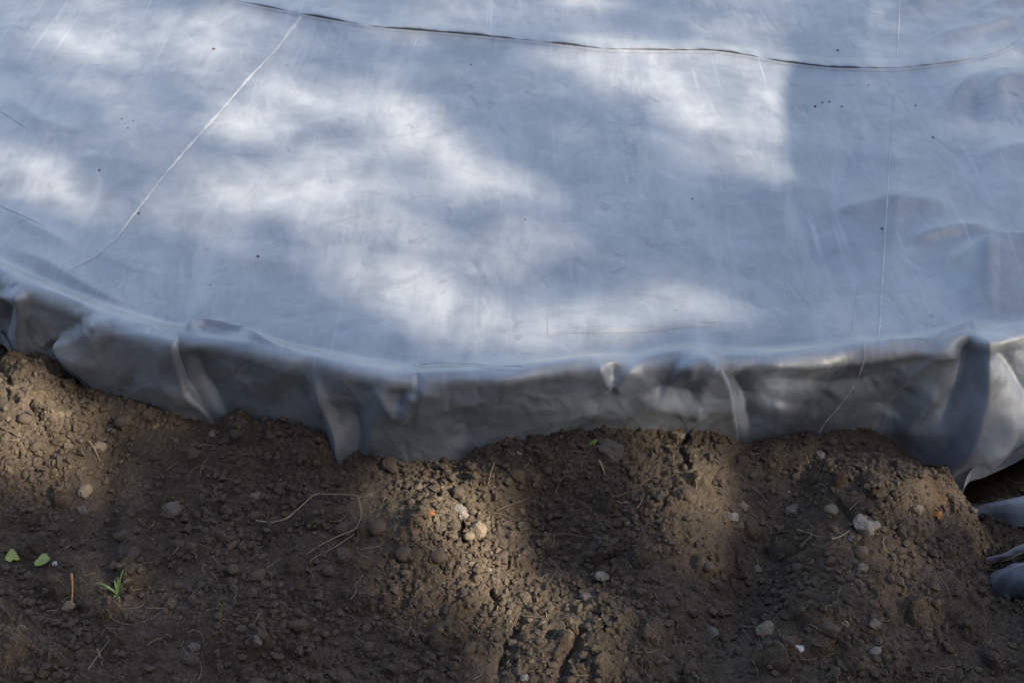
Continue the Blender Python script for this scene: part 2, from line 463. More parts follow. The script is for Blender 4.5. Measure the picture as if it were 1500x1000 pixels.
# wrinkles of the sheet inside, on the plane of the basin: line, far width, near width (px), height
def ridge(pts, wl, wr, A, f0=.12, f1=.12):
    d, s_, t = polydist(LXp, LYp, pts)
    g = np.exp(-(d/np.where(s_ > 0, wl, wr))**1.4)
    return A*g*sstep(t/f0)*sstep((1-t)/f1)
DZ = np.zeros(LX.shape)
# drawn left to right: + side is above the line (farther away)
LONG = [(380,140),(470,165),(545,181),(590,189),(620,194),(700,200),(770,207),(840,215),(900,216),(945,216),(980,221),(1010,227),(1060,233),(1125,234),(1180,228),(1215,222),(1237,212),(1262,190),(1300,170),(1380,165)]
d, s_, t = polydist(LXp, LYp, LONG)
px_m = FPX/np.hypot(LY, CH)                       # pixels per metre across
dm = d/px_m*1.0/np.maximum(np.sin(np.arctan2(CH, LY)), .3)*np.where(s_ > 0, 1, -1)
lipA = (.75+.5*noise(LX*3, LY*3, 77))*sstep(t/.06)*sstep((1-t)/.05)
prof = np.where(dm < 0, .006*np.exp(-(dm/.04)**2), .006*np.exp(-(dm/.07)**2))
DZ += prof*lipA
for r_ in [
 ([(424,489),(450,486),(485,492),(520,505),(560,517)], 3.5, 3, .022, .1, .4),
 ([(700,527),(760,512),(830,506)], 8, 5, .004),
 ([(560,470),(620,500),(700,500)], 20, 10, .004),
 ([(780,492),(820,488),(870,487),(920,482),(990,478)], 5, 9, .008),
 ([(640,527),(660,521),(700,522)], 4, 3, .008),
 ([(1162,496),(1178,489),(1196,485),(1212,489)], 3, 3, .018, .2, .3),
 ([(1110,176),(1180,168),(1260,146)], 14, 9, .012),
 ([(1150,206),(1205,198),(1260,180)], 9, 6, .012),
 ([(1190,183),(1230,172),(1290,165)], 7, 9, .012),
 ([(1262,205),(1200,250),(1150,290)], 12, 14, .010),
 ([(1165,265),(1215,250),(1290,240)], 10, 14, .016),
 ([(1195,268),(1232,258),(1300,255)], 12, 24, .026),
 ([(1190,328),(1240,314),(1300,318)], 10, 14, .010),
 ([(1050,376),(1120,366),(1195,370)], 16, 12, .012),
 ([(1130,402),(1190,390),(1230,394)], 9, 5, .010),
 ([(1168,432),(1220,420),(1310,424)], 12, 40, .050, .3, .1),
 ([(1100,300),(1130,330),(1120,420)], 14, 14, .005),
 ([(980,360),(1020,345),(1060,352)], 12, 10, .008),
 ([(1010,340),(1030,350),(1050,385)], 8, 8, .007),
 ([(250,255),(285,285),(340,300)], 8, 8, .012),
 ([(250,370),(290,392),(330,410)], 6, 6, .010),
 ([(250,405),(300,425),(340,450),(390,470)], 8, 6, .014),
 ([(330,400),(360,420),(420,440)], 10, 8, .006),
 ([(455,415),(500,420),(560,425)], 10, 5, .005),
 ([(250,330),(280,340),(320,360)], 12, 9, .008),
 ([(230,180),(280,215),(330,225)], 14, 10, .012),
 ([(380,210),(470,225),(560,215)], 16, 12, .006),
 ([(930,290),(980,300),(1030,290)], 14, 8, .007),
 ([(855,300),(870,312),(880,330)], 6, 6, .006),
 # beyond the edges of the photo's picture
 ([(20,200),(90,240),(170,250)], 12, 9, .016),
 ([(30,90),(140,120),(260,110)], 12, 9, .016),
 ([(1310,250),(1370,230),(1460,240)], 14, 9, .03),
 ([(1300,360),(1380,345),(1440,370)], 14, 9, .03),
 ([(1290,90),(1390,80),(1480,60)], 10, 8, .03),
 ([(1330,420),(1420,400),(1500,410)], 14, 9, .026),
]:
    a = r_[4:] if len(r_) > 4 else (.3, .3)
    sc2 = 1.0 if r_[1] < 5 else (1.35 if r_[0][0][0] > 1040 else .55)
    DZ += ridge(r_[0], r_[1]*(1.0 if sc2 >= 1 else 1.25), r_[2]*(1.0 if sc2 >= 1 else 1.25), r_[3]*sc2, *a)
DZ += .010*fbm(LX, LY, .8, 1, 41) + .0012*fbm(LX*1.2+LY*.4, LY*.8, .20, 2, 43) + .0004*fbm(LX, LY*.7, .07, 2, 45)
DZ += -.0016*creases(LX+.27*LY, LY, .10, .55, .03, 231, .15)*sstep((LY-y_rim(LX))/.1) - .0012*creases(LX*.8-LY*.6, LY, .12, .25, .03, 241, .2)
# the sheet lies crumpled towards the right-hand end
rt = sstep((LXp-1120)/160); DZ += rt*(.006*fbm(LX*.8+LY*.5, LY*1.2, .26, 2, 47))
rt = sstep((330-LXp)/200); DZ += rt*(.005*fbm(LX*.8-LY*.5, LY*1.2, .25, 2, 49))
inner = sstep(LQ/.03)*sstep((LYp+60)/20 + 5)
LZ = LZ + DZ*sstep((LQ+.005)/.05)

# turned hem: thickness of the sheet and a short return
TH = .0014
ret = []
for k, (dn, up) in enumerate(((.5, -.0006), (1.0, 0.0), (1.0, .012), (1.0, .03))):
    ret.append((LX[-1]-Nx*TH*dn, LY[-1]-Ny*TH*dn, LZ[-1]+up))
LX = np.vstack([LX]+[r[0][None] for r in ret]); LY = np.vstack([LY]+[r[1][None] for r in ret]); LZ = np.vstack([LZ]+[r[2][None] for r in ret])
Vl = np.stack([LX, LY, LZ], -1).reshape(-1, 3)
SUNX = (.40*np.exp(-((LXp-1224)/24)**2-((LYp-560)/60)**2) + .35*np.exp(-((LXp-900)/60)**2-((LYp-570)/16)**2) + .3*np.exp(-((LXp-330)/50)**2-((LYp-515)/26)**2) + .4*np.exp(-((LXp-1090)/110)**2-((LYp-519)/6)**2))*WD  # paler patches on the drape, sunlight painted into the colour
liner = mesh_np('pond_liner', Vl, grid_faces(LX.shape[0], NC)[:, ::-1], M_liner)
tag(liner, 'large blue grey rubber pond liner draped over the bank, folded along its near edge', 'pond liner')
LXp2, LYp2 = proj(LX, LY, LZ)
stain = np.exp(-((LZ-np.interp(LX, hem_x, hem_z))/.022)**2)*(np.arange(LX.shape[0])[:, None] > NB)
attr(liner, 'dust_and_light', np.repeat(np.concatenate([sstep((LQ[:, 0]+.042)/.046), np.zeros(4)])[:, None], NC, 1) + np.vstack([SUNX]+[SUNX[-1:]]*4))  # dust on the flat of the sheet, plus the painted sun patches
for px_, py_, sx_, sy_, a_ in ((868,308,9,12,.75),(866,340,6,14,.5),(505,428,30,6,.35),(640,300,10,6,.3),(800,560,10,14,.5),(385,300,16,10,.35),(545,455,40,6,.25),(700,500,60,6,.25),(1000,485,60,6,.25),(330,440,30,8,.3)):
    stain = stain + a_*np.exp(-((LXp2-px_)/sx_)**2-((LYp2-py_)/sy_)**2)
attr(liner, 'soilstain', np.clip(stain*.8, 0, 1))

# ------------------------------------------------------------------ ground: one sheet, dense where the soil is in view
gx = nonuni(-.98, .98, -160, 160, .0024, 1.07)
gy = nonuni(1.08, 2.05, -160, 220, .0024, 1.07)
GX, GY = np.meshgrid(gx, gy)
GXp, GYp = proj(GX, np.clip(GY, .5, 6), 0*GX)
core = np.exp(-(np.maximum(np.abs(GX)-1.5, 0)/.4)**2)*np.exp(-(np.maximum(np.abs(GY-1.4)-.75, 0)/.5)**2)
def bump(X, Y, px, py, sx, sy, A, rot=0):
    c, s_ = math.cos(rot), math.sin(rot)
    u = ((X-px)*c + (Y-py)*s_)/sx; v = (-(X-px)*s_ + (Y-py)*c)/sy
    return A*np.exp(-(u*u+v*v))
def macro(x, y):
    X, Y = proj(x, np.clip(y, .5, 6), 0*x)
    h = .022*fbm(x, y, .32, 3, 3)*core
    h = h + bump(X, Y, 1085, 650, 70, 75, .055, .3)                  # heap below the right of the drape
    h = h + bump(X, Y, 925, 640, 45, 60, .035, .2)
    h = h - bump(X, Y, 985, 730, 30, 90, .045, .5)                   # trough left of the heap
    h = h - .10*sstep((X-1175)/60)*np.exp(-((Y-690)/90.)**2)         # hollow under the loose flaps
    h = h + bump(X, Y, 285, 575, 60, 45, .045)
    h = h - bump(X, Y, 352, 680, 14, 95, .022, .05)
    h = h + bump(X, Y, 690, 660, 55, 40, .018, -.6)
    h = h - bump(X, Y, 790, 690, 60, 40, .020, .3)
    h = h + bump(X, Y, 830, 790, 80, 40, .022, .2)
    h = h - bump(X, Y, 610, 740, 50, 40, .015)
    h = h + bump(X, Y, 470, 780, 90, 40, .018, -.4)
    h = h - bump(X, Y, 745, 800, 7, 45, .010, .35)
    h = h - bump(X, Y, 808, 812, 6, 40, .012, .45)
    near = np.exp(-(np.maximum(np.abs(x)-1.1, 0)/.25)**2)*np.exp(-(np.maximum(np.abs(y-1.6)-.75, 0)/.25)**2)
    return h*near + .012*fbm(x, y, .5, 3, 4)*(1-near)
H0 = macro(GX, GY)
ph = proj(hem_x, hem_y, hem_z)
# the soil line against the sheet; lower than the hem where the hem hangs free
cz = hem_z.copy()
cz = cz - .075*sstep((Xr-1175)/20) - .018*np.exp(-((Xr-318)/17)**4) - .02*np.exp(-((Xr-252)/9)**4)
cz = np.convolve(np.pad(cz, 3, 'edge'), np.ones(7)/7, 'valid')
o_ = np.argsort(hem_x)
yd = np.interp(GX, hem_x[o_], hem_y[o_]); zc = np.interp(GX, hem_x[o_], cz[o_])
yd = np.where(np.abs(GX) > 3.2, 6.0, yd)
dfront = yd - GY
wgt = 1 - sstep(dfront/.13)
det_mask = sstep((fbm(GX, GY, .24, 3, 21)+.42)/.8)
cl = (clods(GX, GY, .075, 101, .40, .2, .42)*1.0 + clods(GX, GY, .034, 111, .45)*.85*det_mask**2
      + clods(GX, GY, .017, 121, .6)*.85*(.1+.9*det_mask) + clods(GX, GY, .0092, 131, .75)*.9*(.35+.65*det_mask) + clods(GX, GY, .0052, 141, .8)*.9)
fine = .0035*fbm(GX, GY, .05, 4, 61, .6) + .0022*fbm(GX, GY, .012, 3, 65, .6)
# cracks and broken crumbly ground in set patches, where the soil is also coloured paler
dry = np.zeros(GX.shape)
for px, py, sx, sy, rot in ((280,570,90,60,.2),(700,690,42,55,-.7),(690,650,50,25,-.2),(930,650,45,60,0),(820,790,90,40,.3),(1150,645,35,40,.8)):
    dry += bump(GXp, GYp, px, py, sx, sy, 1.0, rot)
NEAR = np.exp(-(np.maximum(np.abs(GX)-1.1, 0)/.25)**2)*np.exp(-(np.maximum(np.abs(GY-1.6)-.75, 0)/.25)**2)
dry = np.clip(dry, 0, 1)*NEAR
vor_c = np.abs(fbm(GX, GY, .07, 3, 83)); crack = -.018*np.exp(-(vor_c/.035)**2)*sstep(fbm(GX, GY, .12, 2, 88)*2)*(.35+.65*dry)
for ln_, dp in (([(262,552),(266,560),(262,572),(272,578)],.016),([(292,592),(284,580),(290,572),(304,568)],.018),([(252,622),(262,616),(270,618)],.014),([(256,512),(250,530)],.01),
               ([(697,672),(703,682),(700,694),(706,706)],.022),([(712,693),(720,697)],.016),([(690,655),(697,664)],.012),([(706,668),(712,675)],.016),([(728,737),(736,752),(728,762)],.012),
               ([(920,600),(914,618),(922,640)],.018),([(905,655),(897,672)],.012),([(757,768),(745,790),(738,812)],.012),([(817,788),(803,810),(795,830)],.014),([(1080,690),(1072,680),(1066,672)],.012)):
    d_, _, t_ = polydist(GXp, GYp, ln_)
    crack = crack - dp*np.exp(-(d_/(2.2+1.6*noise(GX*90, GY*90, 14)))**2)
GZ = H0*(1-wgt) + (zc + .006*fbm(GX, GY*.3, .03, 3, 57) + .003*fbm(GX, GY, .009, 2, 58))*wgt + (cl + fine + crack)*core
# gentle lie of the land farther off
farm = 1-core
r_ = np.hypot(GX, GY-3)
GZ = GZ + farm*(.03*fbm(GX, GY, 1.2, 3, 71) + .25*fbm(GX, GY, 14, 2, 73)*sstep((r_-8)/20))
# carve the bed below the liner
und = dfront < -.012
q = GY - y_rim(GX)
bz = basin_z(GX, GY) - .045 - .012*0
inpond = (np.abs(GX) < 3.25) & (GY < YF+.1)
bz = np.where(q > .03, bz, np.minimum(zc-.015, bz))
GZ = np.where(und & inpond, bz, GZ)
Vg = np.stack([GX, GY, GZ], -1).reshape(-1, 3)
ground = mesh_np('ground', Vg, grid_faces(len(gy), len(gx)), M_soil)
ground['kind'] = 'structure'; ground['label'] = 'dug dark brown garden soil in front of the pond liner'
rust = bump(GXp, GYp, 1163, 650, 17, 22, .9) + bump(GXp, GYp, 1165, 668, 8, 6, .6) + bump(GXp, GYp, 900, 690, 14, 60, .15)
attr(ground, 'rust', NEAR*np.clip(rust*(.6+.8*noise(GX*60, GY*60, 5)), 0, 1))
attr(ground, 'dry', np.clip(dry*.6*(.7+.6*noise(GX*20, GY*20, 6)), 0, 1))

dg = bpy.context.evaluated_depsgraph_get()
bvh_g = BVHTree.FromObject(ground, dg); bvh_l = BVHTree.FromObject(liner, dg)
camp = Vector((0, 0, CH))
def hit_px(X, Y, which='any'):
    d = ray(X, Y); best = None
    for b, nm in ((bvh_g, 'g'), (bvh_l, 'l')):
        if which in ('any', nm):
            h = b.ray_cast(camp, d)
            if h[0] is not None and (best is None or h[3] < best[3]): best = h
    return best
def ppm(p):                                        # photo pixels per metre at a point
    return FPX/(p.y*cp - (p.z-CH)*sp)

# ------------------------------------------------------------------ loose flaps of liner on the soil at the right
def loft(name, secs, mat, parent, nu=60, nv=48, wob=.004, seed=3):
    """secs: cross-sections (lists of 3-D points, same count), swept with smooth interpolation into one sheet"""
    S = np.array(secs, float); k, n_, _ = S.shape
    def resample(A, m):
        t = np.linspace(0, len(A)-1, m); i = np.clip(np.floor(t).astype(int), 0, len(A)-2); f = (t-i)[:, None]
        P0 = A[np.clip(i-1, 0, len(A)-1)]; P1 = A[i]; P2 = A[i+1]; P3 = A[np.clip(i+2, 0, len(A)-1)]
        sh = (m,)+(1,)*(A.ndim-1); f = (t-i).reshape(sh)
        return .5*((2*P1)+(-P0+P2)*f+(2*P0-5*P1+4*P2-P3)*f**2+(-P0+3*P1-3*P2+P3)*f**3)
    A = resample(S, nu)
    A = resample(A.transpose(1, 0, 2), nv).transpose(1, 0, 2)
    A[..., 2] += wob*fbm(A[..., 0], A[..., 1], .09, 3, seed) + .4*wob*fbm(A[..., 0], A[..., 1], .03, 2, seed+5)
    o = mesh_np(name, A.reshape(-1, 3), grid_faces(nu, nv), mat, parent)
    Xa, Ya = proj(A[..., 0], A[..., 1], A[..., 2])
    attr(o, 'soilstain', np.clip(1.15-(Xa-A[0, 0, 0]*0-Xa.min())/60., .25, 1)); attr(o, 'dust_and_light', np.full(A.shape[:2], .22))
    return o
def P(X, Y, z):
    a, b_ = unproj(X, Y, z); return (float(a), float(b_), z)
# a tongue whose lower edge overhangs the hollow
loft('loose_flap', [
   [P(1196,661,-.094), P(1195,664,-.093), P(1194,667,-.093), P(1195,670,-.094), P(1197,673,-.096)],
   [P(1222,657,-.056), P(1223,661,-.058), P(1224,667,-.066), P(1225,672,-.075), P(1226,676,-.082)],
   [P(1250,650,-.034), P(1250,656,-.036), P(1250,666,-.048), P(1250,675,-.062), P(1250,681,-.072)],
   [P(1310,640,-.015), P(1312,648,-.012), P(1308,665,-.035), P(1306,682,-.060), P(1305,690,-.075)],
   [P(1380,618,-.010), P(1376,634,.050), P(1382,655,.000), P(1372,684,-.010), P(1370,696,-.080)],
   [P(1470,610,.000), P(1476,622,.060), P(1466,650,.045), P(1478,676,.010), P(1470,700,-.070)],
   [P(1640,590,-.010), P(1630,612,.060), P(1640,650,.035), P(1628,685,.015), P(1630,700,-.05)]], M_liner, liner, wob=.004, seed=3)
loft('loose_flap', [
   [P(1208,713,-.092), P(1208,714,-.091), P(1209,717,-.092), P(1211,719,-.095)],
   [P(1232,707,-.075), P(1233,707,-.058), P(1234,711,-.060), P(1234,714,-.08)],
   [P(1250,700,-.060), P(1251,701,-.036), P(1252,707,-.042), P(1252,712,-.08)],
   [P(1320,686,-.040), P(1324,692,.010), P(1318,702,.000), P(1322,712,-.07)],
   [P(1400,690,-.030), P(1396,696,.026), P(1404,706,.012), P(1400,716,-.06)],
   [P(1500,676,-.030), P(1510,686,.040), P(1500,700,.020), P(1500,712,-.05)]], M_liner, liner, wob=.010, seed=13)
loft('loose_flap', [
   [P(1216,724,-.094), P(1214,730,-.090), P(1215,738,-.090), P(1219,746,-.092), P(1223,750,-.10)],
   [P(1230,718,-.066), P(1229,724,-.056), P(1230,735,-.060), P(1232,748,-.078), P(1233,752,-.10)],
   [P(1250,713,-.040), P(1250,721,-.030), P(1251,737,-.040), P(1252,754,-.072), P(1252,758,-.10)],
   [P(1310,718,-.050), P(1306,726,.014), P(1314,746,-.004), P(1306,768,-.045), P(1308,772,-.10)],
   [P(1390,712,-.030), P(1398,726,.045), P(1386,748,.006), P(1396,776,-.02), P(1392,788,-.09)],
   [P(1480,722,-.030), P(1474,736,.040), P(1486,760,.030), P(1474,784,-.02), P(1480,800,-.09)],
   [P(1640,716,-.030), P(1630,736,.040), P(1640,770,.025), P(1628,800,-.01), P(1630,815,-.07)]], M_liner, liner, wob=.016, seed=23)

# ------------------------------------------------------------------ seams of the sheet: narrow welded strips lying on it
def strip(name, pts, wpx, mat, parent, lift=.0008, wmax=None):
    P_ = np.array(pts, float); seg = np.hypot(*(P_[1:]-P_[:-1]).T); s_ = np.concatenate([[0], np.cumsum(seg)])
    m = max(6, int(s_[-1]/3)); t = np.linspace(0, s_[-1], m)
    X = np.interp(t, s_, P_[:, 0]); Y = np.interp(t, s_, P_[:, 1]); W = np.interp(t, s_, np.broadcast_to(wpx, len(P_)))
    V, ok = [], []
    for x, y, w_ in zip(X, Y, W):
        h = hit_px(x, y, 'l')
        if h is None or h[0] is None: continue
        w_ = w_*max(.15, 1+.9*float(noise(np.array([x/9.]), np.array([y/9.]), 9)[0])+.5*float(noise(np.array([x/31.]), np.array([y/31.]), 8)[0]))
        for sgn in (-1, 0, 1):
            h2 = h[0] + Vector((sgn*.5*w_/ppm(h[0]), 0, 0))
            o2 = h2 + (camp-h2).normalized()*.05
            g = bvh_l.ray_cast(o2, (h2-o2).normalized(), .2)
            p = g[0] if g[0] is not None else h2
            nn = g[1] if g[0] is not None else h[1]
            if nn.dot(camp-p) < 0: nn = -nn
            V.append(p + nn*(lift+(.0006 if sgn == 0 else 0)))
    n_ = len(V)//3
    if n_ < 2: return None
    return mesh_np(name, np.array([tuple(v) for v in V]), grid_faces(n_, 3), mat, parent)
strip('seam', [(545,182),(520,215),(496,240),(463,278),(430,315),(407,342),(378,380),(362,402)], [4.0,2.6,3,3.2,2.6,3,2.2,1], M_seam, liner)
strip('seam', [(362,402),(340,420),(316,431)], [1,1.2,.6], M_seam, liner)
strip('seam', [(1129,150),(1128,190),(1125,233)], [1.2,1.4,1], M_seam, liner)
strip('seam', [(1123,260),(1119,320),(1116,370),(1113,420),(1110,470),(1108,500)], [.8,1.4,1.6,1.8,2.2,2], M_seam, liner)
strip('seam', [(1094,503),(1093,520),(1088,535),(1079,551),(1067,566),(1056,578),(1050,588)], [1.6,1.8,1.6,1.4,1.4,1.4,1.2], M_seam, liner, .0012)
strip('seam', [(1088,440),(1085,470),(1080,500)], [.7,1.2,.8], M_seam, liner)
strip('seam', [(250,274),(262,283),(276,292)], [1.5,1.3,.5], M_seam, liner)
strip('seam', [(250,368),(272,377),(294,388)], [1.5,1.3,.5], M_seam, liner)
strip('scuff', [(1019,430),(1014,470)], [.7,1.0], M_seam, liner)
strip('scuff', [(1040,428),(1034,475)], [.6,1.0], M_seam, liner)
strip('scuff', [(657,205),(648,228)], [1.2,.6], M_seam, liner)
strip('scuff', [(482,318),(505,318)], [1,1], M_seam, liner)

def crease(pts, hmax):
    P_ = np.array(pts, float); seg = np.hypot(*(P_[1:]-P_[:-1]).T); s_ = np.concatenate([[0], np.cumsum(seg)])
    m = int(s_[-1]/2); t = np.linspace(0, s_[-1], m)
    X = np.interp(t, s_, P_[:, 0]); Y = np.interp(t, s_, P_[:, 1]); kk = np.exp(-(np.arange(-12, 13)/5.)**2); kk /= kk.sum()
    Y = np.convolve(np.pad(Y, 12, 'reflect', reflect_type='odd'), kk, 'valid')
    V, D, V2 = [], [], []
    for i, (x, y) in enumerate(zip(X, Y)):
        h = hit_px(x, y, 'l')[0]; e = min(1, i/30, (m-1-i)/30); e = e*e*(3-2*e)
        hh_ = hmax*e*(.62+.55*float(noise(np.array([x/45.]), np.array([3.3]), 5)[0])+.25*float(noise(np.array([x/11.]), np.array([1.3]), 6)[0]))
        hh_ = max(hh_, .0007)
        def up(dy):
            g = bvh_l.ray_cast(h+Vector((0, dy, .06)), Vector((0, 0, -1)))[0]; return g.z
        for dy, dz, du in ((.060, .0003, 1), (.030, hh_*.55, 1), (.008, hh_*.95, 1), (0, hh_, .9), (-.0025, hh_*.86, .2), (-.0015, hh_*.5, 0), (.004, -.001, 0)):  # lip front takes the darker tint, its shade put into the colour
            V.append((h.x, h.y+dy, up(dy)+dz)); D.append(du)
        for dy, dz in ((.001, .0), (-.003, .0022*e), (-.006, .0026*e), (-.010, .0012*e), (-.015, .0001)):
            V2.append((h.x, h.y+dy, up(dy)+dz+.0003))
    o = mesh_np('fold_lip', np.array(V), grid_faces(m, 7)[:, ::-1], M_liner, liner); attr(o, 'dust_and_light', D)
    o = mesh_np('fold_edge', np.array(V2), grid_faces(m, 5)[:, ::-1], M_liner, liner); attr(o, 'dust_and_light', np.ones(len(V2)))
crease(LONG[1:-2], .0085)
crease([(655,526),(663,521),(690,522),(730,524),(760,524)], .004)
crease([(785,491),(800,487),(830,487),(860,486),(890,485),(920,481),(950,481)], .003)
# ------------------------------------------------------------------ stones and clods
def rock_mesh(name, seed, mat, sub=2, rough=.22, flat=.7, angular=False):
    import bmesh
    bm = bmesh.new(); bmesh.ops.create_icosphere(bm, subdivisions=sub, radius=1)
    r = np.random.default_rng(seed)
    co = np.array([v.co[:] for v in bm.verts])
    if angular:
        for k in range(9):                                   # cut flat faces
            d = r.normal(size=3); d /= np.linalg.norm(d); c = .62+.25*r.random()
            e = co@d; co = co - np.where(e > c, e-c, 0)[:, None]*d
    disp = 1+rough*(noise(co[:,0]*1.6+seed, co[:,1]*1.6+co[:,2]*1.3, seed)+.6*noise(co[:,1]*3.1-seed, co[:,2]*3.1+co[:,0]*2, seed+1)+.35*noise(co[:,2]*7, co[:,0]*7+co[:,1]*5, seed+2))
    co = co*disp[:, None]*np.array([1, .75+.3*r.random(), flat])
    for v, c in zip(bm.verts, co): v.co = c
    me = bpy.data.meshes.new(name); bm.to_mesh(me); bm.free()
    for p in me.polygons: p.use_smooth = not angular
    me.materials.append(mat)
    return me
def put(me, name, X, Y, wpx, rz=None, sink=.35, label=None, cat=None, group=None, which='g', tilt=.25, hpx=None):
    h = hit_px(X, Y, which)
    if h is None or h[0] is None: return None
    s_ = .5*wpx/ppm(h[0])
    o = bpy.data.objects.new(name, me); col.objects.link(o)
    o.location = h[0] + Vector((0, 0, s_*(.7-sink)*.6)); k = (hpx/wpx if hpx else 1.0)
    o.scale = (s_, s_*k, s_*.95); o.rotation_euler = (random.uniform(-tilt, tilt), random.uniform(-tilt, tilt), random.uniform(0, 6.28) if rz is None else rz)
    tag(o, label, cat, group); return o

STONES = [
 (1095,681,23,M_pale,1,'largest pale angular stone with cracks, on the heap below the right of the liner'),
 (1083,693,8,M_pale,1,'tiny square pale chip touching the lower left of the largest angular stone'),
 (1062,665,12,M_tan,0,'pinkish tan stone half buried left of the largest angular stone'),
 (1023,666,14,M_grey,0,'grey brown round stone alone in the shaded trough left of the heap'),
 (975,661,12,M_tan,0,'upper round tan pebble of the trio right of the sunlit brown mound'),
 (965,671,11,M_pale,1,'pale flat pebble of the trio right of the sunlit brown mound'),
 (970,680,11,M_clod,0,'darkest lowest lump of the trio right of the sunlit brown mound'),
 (1051,612,10,M_pale,1,'pale upright pebble near the crest of the heap just under the liner'),
 (1060,620,11,M_clod,0,'brown lump right below the pale pebble on the crest of the heap'),
 (1184,641,8,M_white,0,'white round pebble under the low tip of the liner at far right'),
 (1147,665,12,M_tan,0,'tan round pebble beside the rust coloured soil at right'),
 (1165,669,9,M_rust,1,'bright rust orange fragment at the foot of the liner tip'),
 (700,667,16,M_pale,1,'upper pale clod beside the dark crack in the sunlit centre soil'),
 (716,684,17,M_tan,1,'wedge shaped tan stone right of the dark crack in the centre'),
 (708,690,9,M_tan,0,'small tan pebble between the wedge stone and the dark crack'),
 (670,668,8,M_rust,0,'small orange pebble in the sunlit soil left of the crack'),
 (845,607,22,M_grey,0,'dull grey rounded stone tucked under the liner by the green blade'),
 (838,729,11,M_pale,1,'pale rough pebble in the dark soil right of centre'),
 (822,750,10,M_grey,1,'grey upright pebble below the pale rough one right of centre'),
 (864,733,10,M_clod,0,'brown pebble right of the pale rough one'),
 (333,647,14,M_tan,1,'square tan stone at the lower edge of the sunlit left soil'),
 (330,665,12,M_grey,0,'round grey pebble just below the square tan stone'),
 (347,604,12,M_tan,1,'tan lump at the shade edge on the left, under the bent dry stem'),
 (500,652,10,M_tan,0,'round tan pebble alone between the left grass tuft and the bent straw'),
 (417,665,17,M_grey,0,'flat grey stone in the shaded soil above the grass tuft'),
 (380,709,13,M_clod,0,'brown round lump right above the grass tuft'),
 (317,759,11,M_tan,0,'tan pebble at the foot of the orange straw'),
 (271,782,10,M_tan,0,'tan pebble near the left edge below the yellow green leaves'),
 (439,799,10,M_grey,0,'round grey pebble near the bottom, left of centre'),
 (436,811,15,M_clod,0,'crumbly brown clod directly below the round grey pebble'),
 (501,792,11,M_grey,0,'grey pebble near the bottom between clod and straw bits'),
 (585,709,15,M_clod,0,'brown lump at the lower end of the bent straws'),
 (633,622,20,M_clod,1,'broad brown clod pressed against the bottom of the liner drape'),
 (998,783,17,M_tan,1,'crumbly pale brown clod near the bottom right'),
 (1022,794,17,M_clod,0,'round dark clod beside the white chip at bottom right'),
 (1031,800,8,M_white,1,'white chip against a round dark clod at bottom right'),
 (945,785,13,M_grey,1,'flat grey stone in the trough at bottom right'),
 (937,802,10,M_clod,0,'small brown lump below the flat grey stone'),
 (1060,781,17,M_clod,0,'oval brown clod left of two tan pebbles at bottom right'),
 (1075,775,9,M_tan,0,'left tan pebble of two near the bottom right'),
 (1104,776,12,M_tan,0,'right tan pebble of two near the bottom right'),
 (1105,803,10,M_pale,0,'pale pebble below the right tan pebble'),
 (990,722,7,M_pale,0,'lone pale pebble in the dark trough'),
 (1092,721,11,M_tan,0,'tan pebble straight below the largest angular stone'),
 (1090,706,13,M_clod,0,'dark red brown lump between the angular stone and a tan pebble'),
 (1163,741,10,M_clod,0,'brown lump on the shaded slope left of the folded flap'),
 (1208,733,15,M_clod,0,'rounded brown clod touching the lowest loose flap'),
 (762,828,8,M_pale,1,'pale chip at the bottom edge near the centre'),
 (758,608,6,M_white,1,'white chip under the liner, left of centre'),
 (1003,620,9,M_clod,1,'brown lump under the dark fold of the liner'),
 (912,592,12,M_tan,1,'crumb of tan soil against the liner bottom'),
 (890,600,11,M_clod,1,'dark crumbly lump against the liner bottom near the centre'),
 (322,523,7,M_tan,0,'small tan pebble in the dark pocket under the left drape'),
 (458,591,8,M_tan,0,'tiny tan pebble below the left pleat of the liner'),
 (304,717,5,M_white,1,'white speck beside the yellow green leaves'),
]
k = 0
for X, Y, wp, mt, ang, lab in STONES:
    k += 1
    nm = 'clod' if mt in (M_clod,) else 'stone'
    big_ = wp > 20
    me = rock_mesh(nm, 200+k, mt, 3, .22, .75, bool(ang) or k % 3 > 0)
    put(me, nm, X, Y, wp*1.25, label=lab, cat=nm, sink=.62)

# unsorted clods that nothing tells apart
variants = [rock_mesh('clod', 300+i, M_clod, 2, .3, .7) for i in range(6)] + [rock_mesh('clod', 320+i, M_clod, 2, .3, .6, True) for i in range(3)]
got = 0; small = []
taken = [(s_[0], s_[1], s_[2]) for s_ in STONES]
while got < 180:
    X = random.uniform(236, 1264); Y = random.uniform(575, 850)
    wp = 7 + 13*random.random()**3
    if any(math.hypot(X-a, Y-b_) < (c+wp)*.7 for a, b_, c in taken): continue
    hl = bvh_l.ray_cast(camp, ray(X, Y)); hg = bvh_g.ray_cast(camp, ray(X, Y))
    if hl[0] is not None and hl[3] < hg[3]+.03: continue
    if X > 1195 and Y < 800: continue
    o = put(random.choice(variants), 'clod', X, Y, wp, sink=.5,
            label='small brown soil clod on open soil, away from any larger stone', cat='clod', group='small soil clods lying on the dug soil')
    if o: taken.append((X, Y, wp)); small.append((X, Y, o)); got += 1

